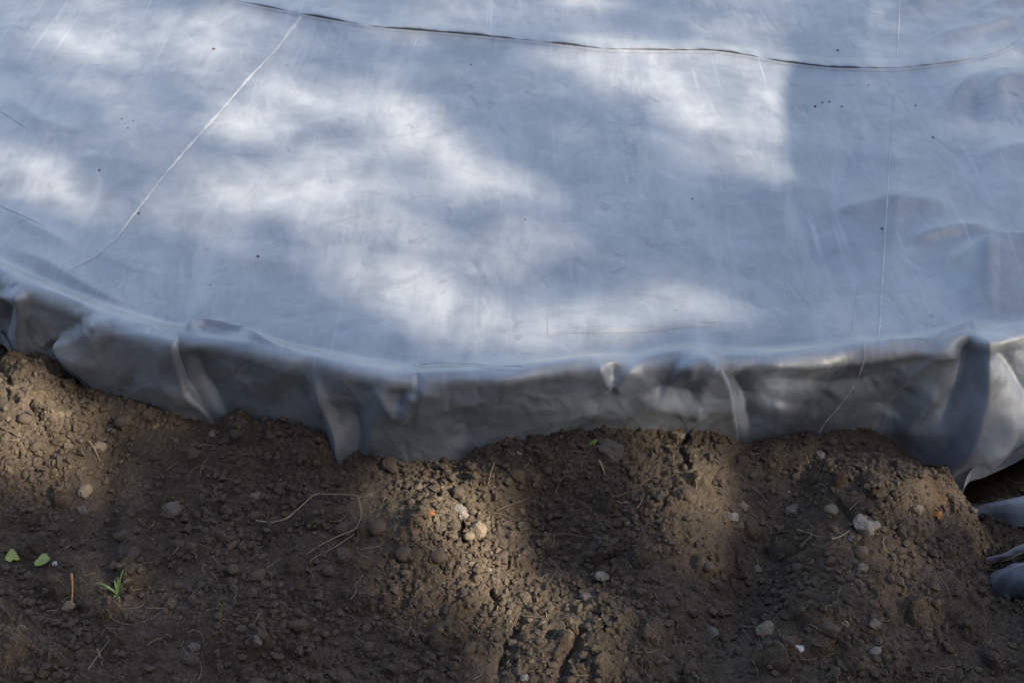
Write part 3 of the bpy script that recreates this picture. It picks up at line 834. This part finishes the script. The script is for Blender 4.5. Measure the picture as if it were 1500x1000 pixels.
LAND = [(1095,681,'the largest pale angular stone'),(1023,666,'the grey brown stone in the trough'),(972,670,'the pebble trio'),(1051,612,'the pale upright pebble on the crest'),
 (1165,669,'the rust orange fragment'),(712,676,'the dark crack with pale clods'),(845,607,'the grey stone by the green blade'),(838,729,'the pale rough pebble'),
 (333,647,'the square tan stone'),(500,652,'the lone round tan pebble'),(417,665,'the flat grey stone on the left'),(318,740,'the orange straw'),(366,745,'the green grass tuft'),
 (278,715,'the yellow green leaves'),(438,803,'the grey pebble and crumbly clod pair'),(585,705,'the lower end of the bent straws'),(552,660,'the bent straw'),(633,622,'the broad clod against the drape'),
 (998,783,'the crumbly pale brown clod'),(1028,797,'the white chip beside its dark clod'),(945,785,'the flat grey stone bottom right'),(1068,778,'the oval clod with its tan pebble'),
 (990,722,'the lone pale pebble'),(1092,713,'the tan pebble below the angular stone'),(762,828,'the pale chip at the bottom edge'),(582,612,'the pointed fold of the liner'),
 (1208,733,'the lowest loose flap tip'),(1205,666,'the upper loose flap tip'),(460,582,'the left pleat hem'),(1103,803,'the pale pebble low on the right'),(353,805,'the crossed straws bottom left')]
def quad(dx, dy):
    return ('right of' if dx > 0 else 'left of') if abs(dx) > abs(dy) else ('below' if dy > 0 else 'above')
ranks = {}
for a, b_, nm in LAND:
    for qd in ('right of', 'left of', 'below', 'above'):
        ranks[nm, qd] = sorted((math.hypot(X-a, Y-b_), i) for i, (X, Y, o_2) in enumerate(small) if quad(X-a, Y-b_) == qd)
for i, (X, Y, ob) in enumerate(small):
    for dist_, nm, a, b_ in sorted((math.hypot(X-a, Y-b_), nm, a, b_) for a, b_, nm in LAND):
        if dist_ > 130: break
        qd = quad(X-a, Y-b_); rk = [j for _, j in ranks[nm, qd]].index(i)
        if rk < 3:
            ob['label'] = ('nearest', 'second nearest', 'third nearest')[rk] + ' small brown clod ' + qd + ' ' + nm; break

# crumbs too many to count
def height_at(x, y):
    i = np.clip(np.searchsorted(gx, x)-1, 0, len(gx)-2); j = np.clip(np.searchsorted(gy, y)-1, 0, len(gy)-2)
    fx = (x-gx[i])/(gx[i+1]-gx[i]); fy = (y-gy[j])/(gy[j+1]-gy[j])
    return (GZ[j,i]*(1-fx)+GZ[j,i+1]*fx)*(1-fy)+(GZ[j+1,i]*(1-fx)+GZ[j+1,i+1]*fx)*fy
def crumbs(name, n_, rlo, rhi, mat, seed, weight=None, label=None):
    r = np.random.default_rng(seed)
    x = r.uniform(-1.05, 1.05, n_*2); y = r.uniform(1.0, 2.2, n_*2)
    front = np.interp(x, hem_x[o_], hem_y[o_]) - y
    keep = (front > -.006)
    X, Y = proj(x, y, 0*x)
    pr = .2+.8*sstep((fbm(x, y, .24, 3, 21)+.42)/.8)
    if weight is not None: pr = pr*weight(X, Y)
    keep &= r.random(n_*2) < pr
    x, y = x[keep][:n_], y[keep][:n_]; m = len(x)
    rad = rlo + (rhi-rlo)*r.random(m)**5
    z = height_at(x, y) + rad*.15
    import bmesh
    bm = bmesh.new(); bmesh.ops.create_icosphere(bm, subdivisions=1, radius=1)
    bv = np.array([v.co[:] for v in bm.verts]); bf = np.array([[v.index for v in f.verts] for f in bm.faces]); bm.free()
    S = r.uniform(.6, 1.25, (m, 1, 3))*rad[:, None, None]
    jit = 1+.25*r.normal(size=(m, len(bv), 1))
    a = r.uniform(0, 6.28, m)
    v = bv[None]*jit*S
    c, s_ = np.cos(a)[:, None], np.sin(a)[:, None]
    vx = v[..., 0]*c - v[..., 1]*s_; vy = v[..., 0]*s_ + v[..., 1]*c
    V = np.stack([vx+x[:, None], vy+y[:, None], v[..., 2]+z[:, None]], -1).reshape(-1, 3)
    Fc = (bf[None]+(np.arange(m)*len(bv))[:, None, None]).reshape(-1, 3)
    o = mesh_np(name, V, Fc, mat, smooth=False)
    tag(o, label, 'soil crumbs', kind='stuff'); return o
crumbs('soil_crumbs', 46000, .0008, .0080, M_clod, 5, label='loose dark brown crumbs covering the dug soil')
crumbs('grit', 1500, .0010, .0032, M_pale, 6, label='scattered pale grit on the dug soil')
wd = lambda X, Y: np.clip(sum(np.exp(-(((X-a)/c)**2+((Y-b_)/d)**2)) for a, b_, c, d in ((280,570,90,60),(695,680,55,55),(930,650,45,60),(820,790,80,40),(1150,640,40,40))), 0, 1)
crumbs('pale_crumbs', 9000, .0018, .0075, M_tan if False else stone_material('pale soil crumb', (.085, .064, .043), (.16, .125, .085)), 8, wd, 'paler crumbs heaped in patches on the dug soil')

# ------------------------------------------------------------------ straws, stems, grass, leaves
def tube(pts, rad, sides=5, taper=True):
    P_ = [Vector(p) for p in pts]; V = []; Fc = []
    for i, p in enumerate(P_):
        t = (P_[min(i+1, len(P_)-1)]-P_[max(i-1, 0)]).normalized()
        a = t.cross(Vector((0, 0, 1)))
        if a.length < .1: a = t.cross(Vector((1, 0, 0)))
        a.normalize(); b_ = t.cross(a)
        r = rad*(1-.6*(i/(len(P_)-1)) if taper else 1)
        for k_ in range(sides):
            an = 2*math.pi*k_/sides; V.append(p + a*math.cos(an)*r + b_*math.sin(an)*r)
    for i in range(len(P_)-1):
        for k_ in range(sides):
            Fc.append([i*sides+k_, i*sides+(k_+1) % sides, (i+1)*sides+(k_+1) % sides, (i+1)*sides+k_])
    return np.array([tuple(v) for v in V]), np.array(Fc)
def px_line(pts, lift, step=6):
    P_ = np.array([p[:2] for p in pts], float); seg = np.hypot(*(P_[1:]-P_[:-1]).T); s_ = np.concatenate([[0], np.cumsum(seg)])
    L = [p[2] if len(p) > 2 else lift for p in pts]
    m = max(4, int(s_[-1]/step)+1); t = np.linspace(0, s_[-1], m); out_ = []
    for x, y, lf in zip(np.interp(t, s_, P_[:, 0]), np.interp(t, s_, P_[:, 1]), np.interp(t, s_, L)):
        h = hit_px(x, y, 'g')
        p = h[0] + (camp-h[0]).normalized()*lf
        out_.append(p)
    for _ in range(2):
        out_ = [out_[0]] + [(out_[i-1]+out_[i]*2+out_[i+1])/4 for i in range(1, len(out_)-1)] + [out_[-1]]
    return out_
def straw(name, pts, rad, mat, label, cat, lift=.006):
    V, Fc = tube(px_line(pts, lift, 3), rad); o = mesh_np(name, V, Fc, mat)
    tag(o, label, cat); return o
straw('straw', [(500,675),(515,677),(529,674),(545,660),(557,649),(580,649),(600,650),(602,662),(603,671),(598,682),(588,689)], .0017, M_straw, 'long dry straw with sharp bends below the pointed fold of the liner', 'straw', .012)
straw('straw', [(600,682),(580,690),(562,699),(548,708)], .0013, M_straw, 'upper straight straw crossing the shaded soil below the bent one', 'straw', .008)
straw('straw', [(596,688),(575,702),(560,709),(550,716),(549,722),(556,727)], .0011, M_straw, 'lower hooked straw beside the straight one', 'straw', .006)
straw('straw', [(320,727),(321,740),(320,756)], .0022, M_ostraw, 'short orange straw standing at left of the grass tuft', 'straw', .012)
straw('twig', [(250,583),(266,591),(285,601)], .0012, M_root, 'thin dark twig lying on the sunlit soil at left edge', 'twig')
straw('stem', [(337,597),(342,604),(345,610),(348,617)], .0016, M_straw, 'short bent dry stem at the shade edge left', 'stem', .01)
straw('straw', [(733,618),(729,628),(727,640)], .0013, M_straw, 'pale curved straw under the centre of the drape', 'straw')
straw('straw', [(1029,684),(1045,688),(1030,700)], .0011, M_straw, 'tiny pale straw in the trough', 'straw')
straw('straw', [(985,642),(994,650),(1002,659)], .0009, M_straw, 'thin straw crossing the trough above the round grey stone', 'straw')
straw('straw', [(1028,683),(1040,687),(1048,689)], .0011, M_straw, 'thin straw left of the largest angular stone', 'straw')
straw('twig', [(1062,693),(1072,690),(1080,684)], .0020, M_pale, 'short pale twig between heap and square chip', 'twig')
straw('twig', [(1080,664),(1086,658),(1091,654)], .0011, M_straw, 'fine twig just above the largest angular stone', 'twig')
straw('straw', [(336,820),(346,806),(353,796),(358,790)], .0011, M_straw, 'upper pale straw near the bottom left', 'straw')
straw('straw', [(345,800),(349,810),(350,816)], .0016, M_straw, 'short bright straw crossing another near the bottom left', 'straw')
straw('twig', [(735,665),(745,660),(760,656),(772,648)], .0010, M_root, 'fine curved rootlet in the shaded soil below the drape', 'twig')
straw('straw', [(790,690),(800,687),(820,690),(828,692)], .0009, M_root, 'hair thin reddish rootlet right of centre', 'straw')
straw('twig', [(652,660),(668,664),(690,668),(703,674)], .0012, M_root, 'thin brown twig on the sunlit centre soil', 'twig')
straw('straw', [(686,622),(690,630),(693,640)], .0012, M_straw, 'pale stem at the foot of the drape above the sunlit soil', 'straw')
straw('straw', [(835,616),(838,622),(841,630)], .0026, M_straw, 'yellowish dry leaf stalk below the green blade', 'straw')
straw('straw', [(745,790),(751,776),(757,765)], .0011, M_root, 'thin dark rootlet in the groove near the bottom', 'straw', .002)

def blade(p0, p1, wid, bend, mat_, parent, name='blade', n_=8):
    p0 = Vector(p0); p1 = Vector(p1); d = p1-p0; s_ = d.cross(Vector((0, 0, 1)))
    if s_.length < 1e-4: s_ = Vector((1, 0, 0))
    s_.normalize(); V = []
    for i in range(n_):
        t = i/(n_-1); c = p0 + d*t + Vector((0, 0, 1))*bend*4*t*(1-t); w_ = 1.35*wid*(1-t**1.6)*.5+.0002
        V += [c - s_*w_, c - Vector((0, 0, w_*.5)), c + s_*w_]
    o = mesh_np(name, np.array([tuple(v) for v in V]), grid_faces(n_, 3), mat_, parent); return o
def tuft(X, Y, ends, label, wid=.0035):
    h = hit_px(X, Y, 'g')[0]
    e = bpy.data.objects.new('grass_tuft', None); col.objects.link(e); e.location = h; e.empty_display_size = .02
    tag(e, label, 'grass tuft')
    for (ex, ey, z, bend, w_) in ends:
        x, y = unproj(ex, ey, h.z+z)
        blade((0, 0, 0), Vector((float(x), float(y), h.z+z))-h, w_, bend, M_grass, e)
tuft(366,748, [(338,739,.006,.016,.0022),(345,744,.004,.014,.002),(371,722,.030,.008,.0022),(379,733,.022,.012,.0024),(358,776,.002,.012,.0026),
               (352,768,.004,.012,.002),(362,733,.016,.010,.0032),(372,742,.008,.008,.003),(368,760,.006,.008,.0032),(360,756,.006,.008,.003),(366,730,.020,.006,.0028)],
     'small green grass tuft growing from the shaded soil at lower left')
def broad_leaf(X, Y, wpx, seed, label):
    h = hit_px(X, Y, 'g')[0]; s_ = wpx*.5/ppm(h); r = np.random.default_rng(seed)
    V = [(0, 0, .25*s_)]; n_ = 18
    for ring in (.5, 1.0):
        for k_ in range(n_):
            a = 2*math.pi*k_/n_; rr = ring*s_*(1+.22*math.sin(a*3+seed)+.12*r.normal())
            V.append((rr*math.cos(a), rr*.8*math.sin(a), .25*s_+.12*s_*math.sin(2*a+seed)*ring-.15*s_*ring))
    me = bpy.data.meshes.new('leaf')
    Fc = [(0, 1+k_, 1+(k_+1) % n_) for k_ in range(n_)] + [(1+k_, 1+n_+k_, 1+n_+(k_+1) % n_, 1+(k_+1) % n_) for k_ in range(n_)]
    me.from_pydata(V, [], Fc); me.materials.append(M_leafy)
    for p in me.polygons: p.use_smooth = True
    o = bpy.data.objects.new('leaf', me); col.objects.link(o); o.location = h + Vector((0, 0, .009)); o.rotation_euler = (.25, -.1, seed)
    tag(o, label, 'leaf'); return o
broad_leaf(263,714,15,2,'left yellow green leaf lying on the soil at the far left')
broad_leaf(293,717,18,5,'right ragged yellow green leaf pointing at the white speck')
h0 = hit_px(825,604,'g')[0]; x1, y1 = unproj(836, 594, h0.z+.012)
g = blade(h0, Vector((float(x1), float(y1), h0.z+.012)), .008, .003, M_leafy, None, 'sprout')
tag(g, 'single short green sprout poking out under the drape', 'sprout')
# tiny green sprouts in the sunlit soil
# fibres too many to count
VV, FF, off = [], [], 0
for i in range(520):
    X = random.uniform(200, 1300); Y = random.uniform(580, 880)
    hl = bvh_l.ray_cast(camp, ray(X, Y)); hg = bvh_g.ray_cast(camp, ray(X, Y))
    if hl[0] is not None and hl[3] < hg[3]+.02: continue
    p = hg[0]; L = random.uniform(.010, .045); a = random.uniform(0, 6.28); b_ = random.uniform(-1.4, 1.4); pts = []
    for t in range(6):
        q_ = t/5; aa = a + b_*q_
        x = p.x + L*q_*math.cos(aa); y = p.y + L*q_*math.sin(aa)
        pts.append((x, y, float(height_at(np.array([x]), np.array([y]))[0]) + .0015 + .006*q_*(1-q_)))
    v, f = tube(pts, random.uniform(.00035, .0009), 3)
    VV.append(v); FF.append(f+off); off += len(v)
o = mesh_np('rootlets', np.vstack(VV), np.vstack(FF), M_straw); tag(o, 'fine dry rootlets and fibres strewn over the soil', 'rootlets', kind='stuff')

# debris on the sheet
spk = rock_mesh('crumb', 500, M_grey, 1, .35, .6)
SPK = [(459,215,3.4,'large dark crumb high on the liner, upper left of the long pale seam'),(502,417,3.6,'largest dark crumb low on the liner, right of the long pale seam'),
 (347,333,2.8,'dark crumb left of the middle of the long pale seam'),(386,375,3,'dark crumb touching the lower half of the long pale seam'),(710,230,2.2,'small crumb just below the crosswise fold, centre'),
 (926,361,2.2,'small crumb alone in the shade below the brightest sunlit wedge'),(763,381,1.8,'faint crumb in the middle of the liner'),(1068,216,3,'dark crumb just above the crosswise fold at right'),
 (1046,271,3.2,'leftmost crumb of the short row right of the sunlit wedge'),(1053,267,2.4,'second crumb of the short row right of the sunlit wedge'),(1060,266,2.6,'third crumb of the short row right of the sunlit wedge'),
 (1072,271,2.6,'rightmost crumb of the short row right of the sunlit wedge'),(1144,270,2.2,'crumb right of the upper straight seam'),(1161,301,2.6,'crumb farther right, between straight seam and dark wrinkles'),
 (1111,390,3,'crumb lying against the straight pale seam at right'),(1098,250,2,'tiny crumb just below the crosswise fold at right'),(369,283,2,''),(375,292,2,''),(380,285,1.6,''),(455,445,1.8,''),(910,470,1.8,''),
 (90,140,3,''),(180,300,3,''),(1340,300,3.4,''),(1420,130,3,''),(640,90,2.6,''),(900,60,2.6,'')]
for X, Y, s_, lb in SPK:
    put(spk, 'crumb', X, Y, s_*.95, which='l', sink=.2, label=lb or 'faint tiny crumb of soil lying on open liner', cat='crumb', group='dark crumbs on the pond liner')

# ------------------------------------------------------------------ trees that shade the place
# how much sun reaches each spot of the photographed ground (gaps between the boughs)
SUNP = [ # x, y, half-length, half-width, angle deg (picture), strength
 (256,172,16,10,30,1.0),(310,205,40,16,20,.6),(430,200,66,18,-10,.3),(540,262,70,14,12,.7),(625,275,56,20,22,1.0),(690,322,52,18,35,.85),(755,352,46,14,25,.6),
 (490,290,44,16,15,.6),(290,338,38,20,25,.9),(560,350,70,30,15,.42),(650,400,80,24,30,.28),(630,445,60,22,25,.6),(720,480,50,14,15,.7),(480,355,60,18,15,.45),
 (900,240,76,18,10,1.0),(975,268,84,30,14,2.0),(1005,282,50,20,8,1.4),(960,235,70,20,5,.75),(996,328,30,9,15,.8),
 (865,474,62,13,-8,1.2),(800,165,50,10,10,.6),(680,178,34,10,-5,.5),(860,190,40,8,5,.3),(990,190,36,16,0,.35),(960,468,26,10,0,.4),
 (420,380,50,20,20,.25),(585,300,110,32,22,.16),(600,400,140,45,25,.10),(400,300,90,60,10,.08),(380,205,110,30,8,.25),(680,460,90,24,20,.3),(860,480,90,14,-5,.25),(930,235,100,26,8,.3),(760,430,40,24,40,.35),
 (1228,555,22,50,0,.6),(1235,505,20,16,0,.45),(1205,620,34,16,-25,.5),(1160,552,14,8,0,.5),(1050,522,110,6,-3,.45),(893,568,42,9,12,.6),(840,535,10,10,0,.4),
 (283,568,56,42,20,1.3),(262,620,34,28,0,.6),(330,622,22,16,20,.4),(256,765,14,44,0,.22),
 (685,655,48,28,40,1.2),(715,705,52,34,60,1.3),(760,748,48,26,40,.85),(830,785,52,26,20,.55),(800,820,70,18,0,.42),
 (925,655,30,52,8,.5),(900,610,26,14,0,.4),(1163,650,22,26,40,.8),(1085,650,42,38,0,.26),(1090,750,70,60,20,.13),(960,590,30,8,0,.3),
 # outside of the photographed rectangle
 (120,200,80,24,20,.8),(60,420,40,30,20,.5),(100,90,60,18,10,.7),(420,70,80,18,15,.7),(700,60,70,16,10,.6),(1380,140,50,22,10,.7),(1400,330,60,26,10,.7),
 (1360,540,30,30,0,.8),(80,620,60,34,20,.9),(150,860,60,30,20,.6),(420,930,80,22,10,.6),(900,920,90,26,-10,.6),(1300,900,70,30,10,.6),(1080,60,60,14,0,.6),(640,930,40,20,0,.5),
]
def sunlit(X, Y):
    v = .0*X
    Xw = X + 9*noise(X/38., Y/22., 301) + 5*noise(X/15., Y/11., 303); Yw = Y + 6*noise(X/30., Y/20., 305) + 3*noise(X/13., Y/9., 307)
    for x, y, a, b_, an, s_ in SUNP:
        c, s2 = math.cos(math.radians(an)), math.sin(math.radians(an))
        u = ((Xw-x)*c+(Yw-y)*s2)/a; w_ = (-(Xw-x)*s2+(Yw-y)*c)/b_
        v = v + s_*np.exp(-(u*u+w_*w_)**1.3)
    # edge of the added bough: right of it nothing reaches the sheet
    edge = (X > 1060) & (X < 1150) & (Y < 420)
    return np.where(edge, 0, v)
U = SUN_DIR.cross(Vector((0, 0, 1))).normalized(); W = U.cross(SUN_DIR).normalized()
# footprint of the seen ground in the plane across the sunlight
cs = [Vector((*map(float, unproj(X, Y, .05)), .05)) for X in (60, 750, 1440) for Y in (60, 500, 940)]
u0 = min(c.dot(U) for c in cs)-.6; u1 = max(c.dot(U) for c in cs)+.6
w0 = min(c.dot(W) for c in cs)-.6; w1 = max(c.dot(W) for c in cs)+.6
NL = 230000
area = (u1-u0)*(w1-w0)
leaf_l, leaf_w = .056, .036
aeff = leaf_l*leaf_w*.62*.62
dens_max = NL*aeff/area
uu = rng.uniform(u0, u1, NL); ww = rng.uniform(w0, w1, NL); tt = rng.uniform(8.0, 11.5, NL)
LI = np.empty(NL)
Ud, Wd, Sd = np.array(U), np.array(W), np.array(SUN_DIR)
base = uu[:, None]*Ud + ww[:, None]*Wd
hx = np.empty(NL); hy = np.empty(NL); hz = np.empty(NL)
for i in range(NL):
    o3 = Vector(base[i] + Sd*5.0)
    a = bvh_l.ray_cast(o3, -SUN_DIR); b_ = bvh_g.ray_cast(o3, -SUN_DIR)
    h = a if (a[0] is not None and (b_[0] is None or a[3] < b_[3])) else b_
    if h[0] is None: hx[i] = hy[i] = 50; hz[i] = 0
    else: hx[i], hy[i], hz[i] = h[0]
Xq, Yq = proj(hx, np.maximum(hy, .3), hz)
want = np.clip(sunlit(Xq, Yq), np.where((Xq > 1140) & (Yq < 484), .03, .07), .97)
need = -np.log(want)                                # leaf layers wanted
keepl = rng.random(NL) < need/dens_max
print('leaf density', dens_max, 'kept', keepl.sum())
pos = (base + Sd*tt[:, None])[keepl]
def leaves(name, pos, ll, lw, mat, parent, r):
    n_ = len(pos)
    d = r.normal(size=(n_, 3)); d /= np.linalg.norm(d, axis=1)[:, None]
    e = r.normal(size=(n_, 3)); e -= (e*d).sum(1)[:, None]*d; e /= np.linalg.norm(e, axis=1)[:, None]
    k_ = r.uniform(.75, 1.25, (n_, 1))
    nn = np.cross(d, e)
    V = np.stack([pos - d*ll*.5*k_, pos - e*lw*.5*k_ + nn*.006, pos + d*ll*.5*k_, pos + e*lw*.5*k_ + nn*.006], 1).reshape(-1, 3)
    return mesh_np(name, V, np.arange(n_*4).reshape(-1, 4), mat, parent, smooth=False)
def tree(name, label, base_pt, top, trunk_r, crown_pos, ll, lw, seed, limbs=()):
    e = bpy.data.objects.new(name, None); col.objects.link(e); e.location = base_pt; tag(e, label, 'tree')
    b_ = Vector(base_pt); t = Vector(top)
    V, Fc = tube([b_-b_ + (t-b_)*q_ + Vector((.12*math.sin(q_*5+seed), .1*math.sin(q_*4), 0)) for q_ in np.linspace(0, 1, 9)], trunk_r, 12)
    mesh_np('trunk', V, Fc, M_bark, e)
    for p0, p1, r in limbs:
        V, Fc = tube([Vector(p0)-b_ + (Vector(p1)-Vector(p0))*q_ + Vector((0, 0, .15*math.sin(q_*3.1))) for q_ in np.linspace(0, 1, 7)], r, 8)
        mesh_np('limb', V, Fc, M_bark, e)
    c = leaves('crown', crown_pos - np.array(base_pt), ll, lw, M_leaf, e, np.random.default_rng(seed))
    return e
N2 = 60000
uu2 = rng.uniform(u0-2.6, u1+2.6, N2); ww2 = rng.uniform(w0-2.2, w1+2.2, N2); tt2 = rng.uniform(8, 11.5, N2)
out_u = np.maximum(u0+.15-uu2, uu2-u1+.15); out_w = np.maximum(w0+.15-ww2, ww2-w1+.15); ring = np.maximum(out_u, out_w)
ragg = sstep((fbm(uu2, ww2, .55, 3, 401)+.45)/.35)*sstep((2.0+1.6*fbm(uu2, ww2, 1.1, 2, 405)-ring)/.7)
k2_ = (ring > 0) & (rng.random(N2) < ragg)
pos2 = (uu2[:, None]*Ud + ww2[:, None]*Wd + Sd*tt2[:, None])[k2_]
ctr = Vector(pos.mean(0))
tb = (ctr.x+.6, ctr.y-5.2, 0)
lim = [((tb[0], tb[1], ctr.z*.75), tuple(ctr + U*s1*1.6 + W*s2*1.1), .022) for s1, s2 in ((-1, .5), (1, .9), (0, 1), (.9, -.9))]
shade_tree = tree('shade_tree', 'broad leafy tree on the sunny side whose crown dapples the liner', tb, (ctr.x+.5, ctr.y-4.0, ctr.z+.8), .20, pos, leaf_l, leaf_w, 3, lim)
# an unseen low bough, added to cast the one hard shadow edge on the sheet
def added_bough_at(X, Y, dist): 
    h = hit_px(X, Y, 'l')[0]; return h + SUN_DIR*dist
off_ = Vector((.05, 0, 0))
bp_ = [added_bough_at(x_, y_, 2.9)+off_ for x_, y_ in ((1036, 350), (1029, 325), (1031, 303), (1025, 285), (1026, 262), (1032, 238), (1033, 215), (1043, 195), (1050, 168), (1048, 140))]
bp_ = [bp_[0]-(bp_[1]-bp_[0])*3] + bp_ + [bp_[-1]+Vector((.5, .5, .4))]
leaves('crown', pos2 - np.array(tb), .13, .085, M_leaf, shade_tree, np.random.default_rng(77))
V, Fc = tube([p - Vector(tb) for p in bp_], .05, 10, False)
mesh_np('limb', V, Fc, M_bark, shade_tree)  # the added bough, not one of the crown's own limbs
# unseen trees added around the viewer to block sky and darken the drape; where their crowns
# cross the sunlight of a sunlit patch they have the same gaps
def gaps(P_):
    keep = np.ones(len(P_), bool)
    for i, p in enumerate(P_):
        o3 = Vector(p); b_ = bvh_g.ray_cast(o3, -SUN_DIR); a = bvh_l.ray_cast(o3, -SUN_DIR)
        h = a if (a[0] is not None and (b_[0] is None or a[3] < b_[3])) else b_
        if h[0] is None or h[0].y < .5: continue
        X, Y = proj(h[0].x, h[0].y, h[0].z)
        if -40 < X < 1540 and -40 < Y < 1040 and float(sunlit(X + np.array([0, -28, 28, 0, 0]), Y + np.array([0, 0, 0, -18, 18])).max()) > .06: keep[i] = False
    return P_[keep]
ADDED_TREES = [(-4.6,-3.4,8.5,2.6,'added leafy tree behind the viewer to the left'), (-1.6,-4.6,9.5,2.8,'added tall leafy tree behind the viewer, left of the tallest'),
         (1.4,-5.2,11,3.0,'added tallest leafy tree straight behind the viewer'), (4.2,-5.4,9.5,2.8,'added leafy tree behind the viewer to the right'),
         (7.4,-3.2,8.5,2.6,'added leafy tree at the far right of the row behind the viewer'), (-6.6,-.6,7,2.4,'added leafy tree standing left of the pond'),
         (8.6,.4,5.5,2.2,'added leafy tree standing right of the pond')]
for i, (x, y, hgt, rr, lab_) in enumerate(ADDED_TREES):
    r = np.random.default_rng(40+i); n_ = 13500
    d = r.normal(size=(n_, 3)); d /= np.linalg.norm(d, axis=1)[:, None]; q_ = r.random(n_)**.4
    P_ = np.array([x, y, hgt*.52]) + d*q_[:, None]*np.array([rr, rr, hgt*.50])*(1+.15*np.sin(d[:, :1]*5+i))
    P_ = P_[P_[:, 2] > .15]
    if SUN_DIR.x*x > 0 or True: P_ = gaps(P_)
    tree('added_tree', lab_, (x, y, 0), (x, y, hgt*.8), .14, P_, .19, .13, 50+i)
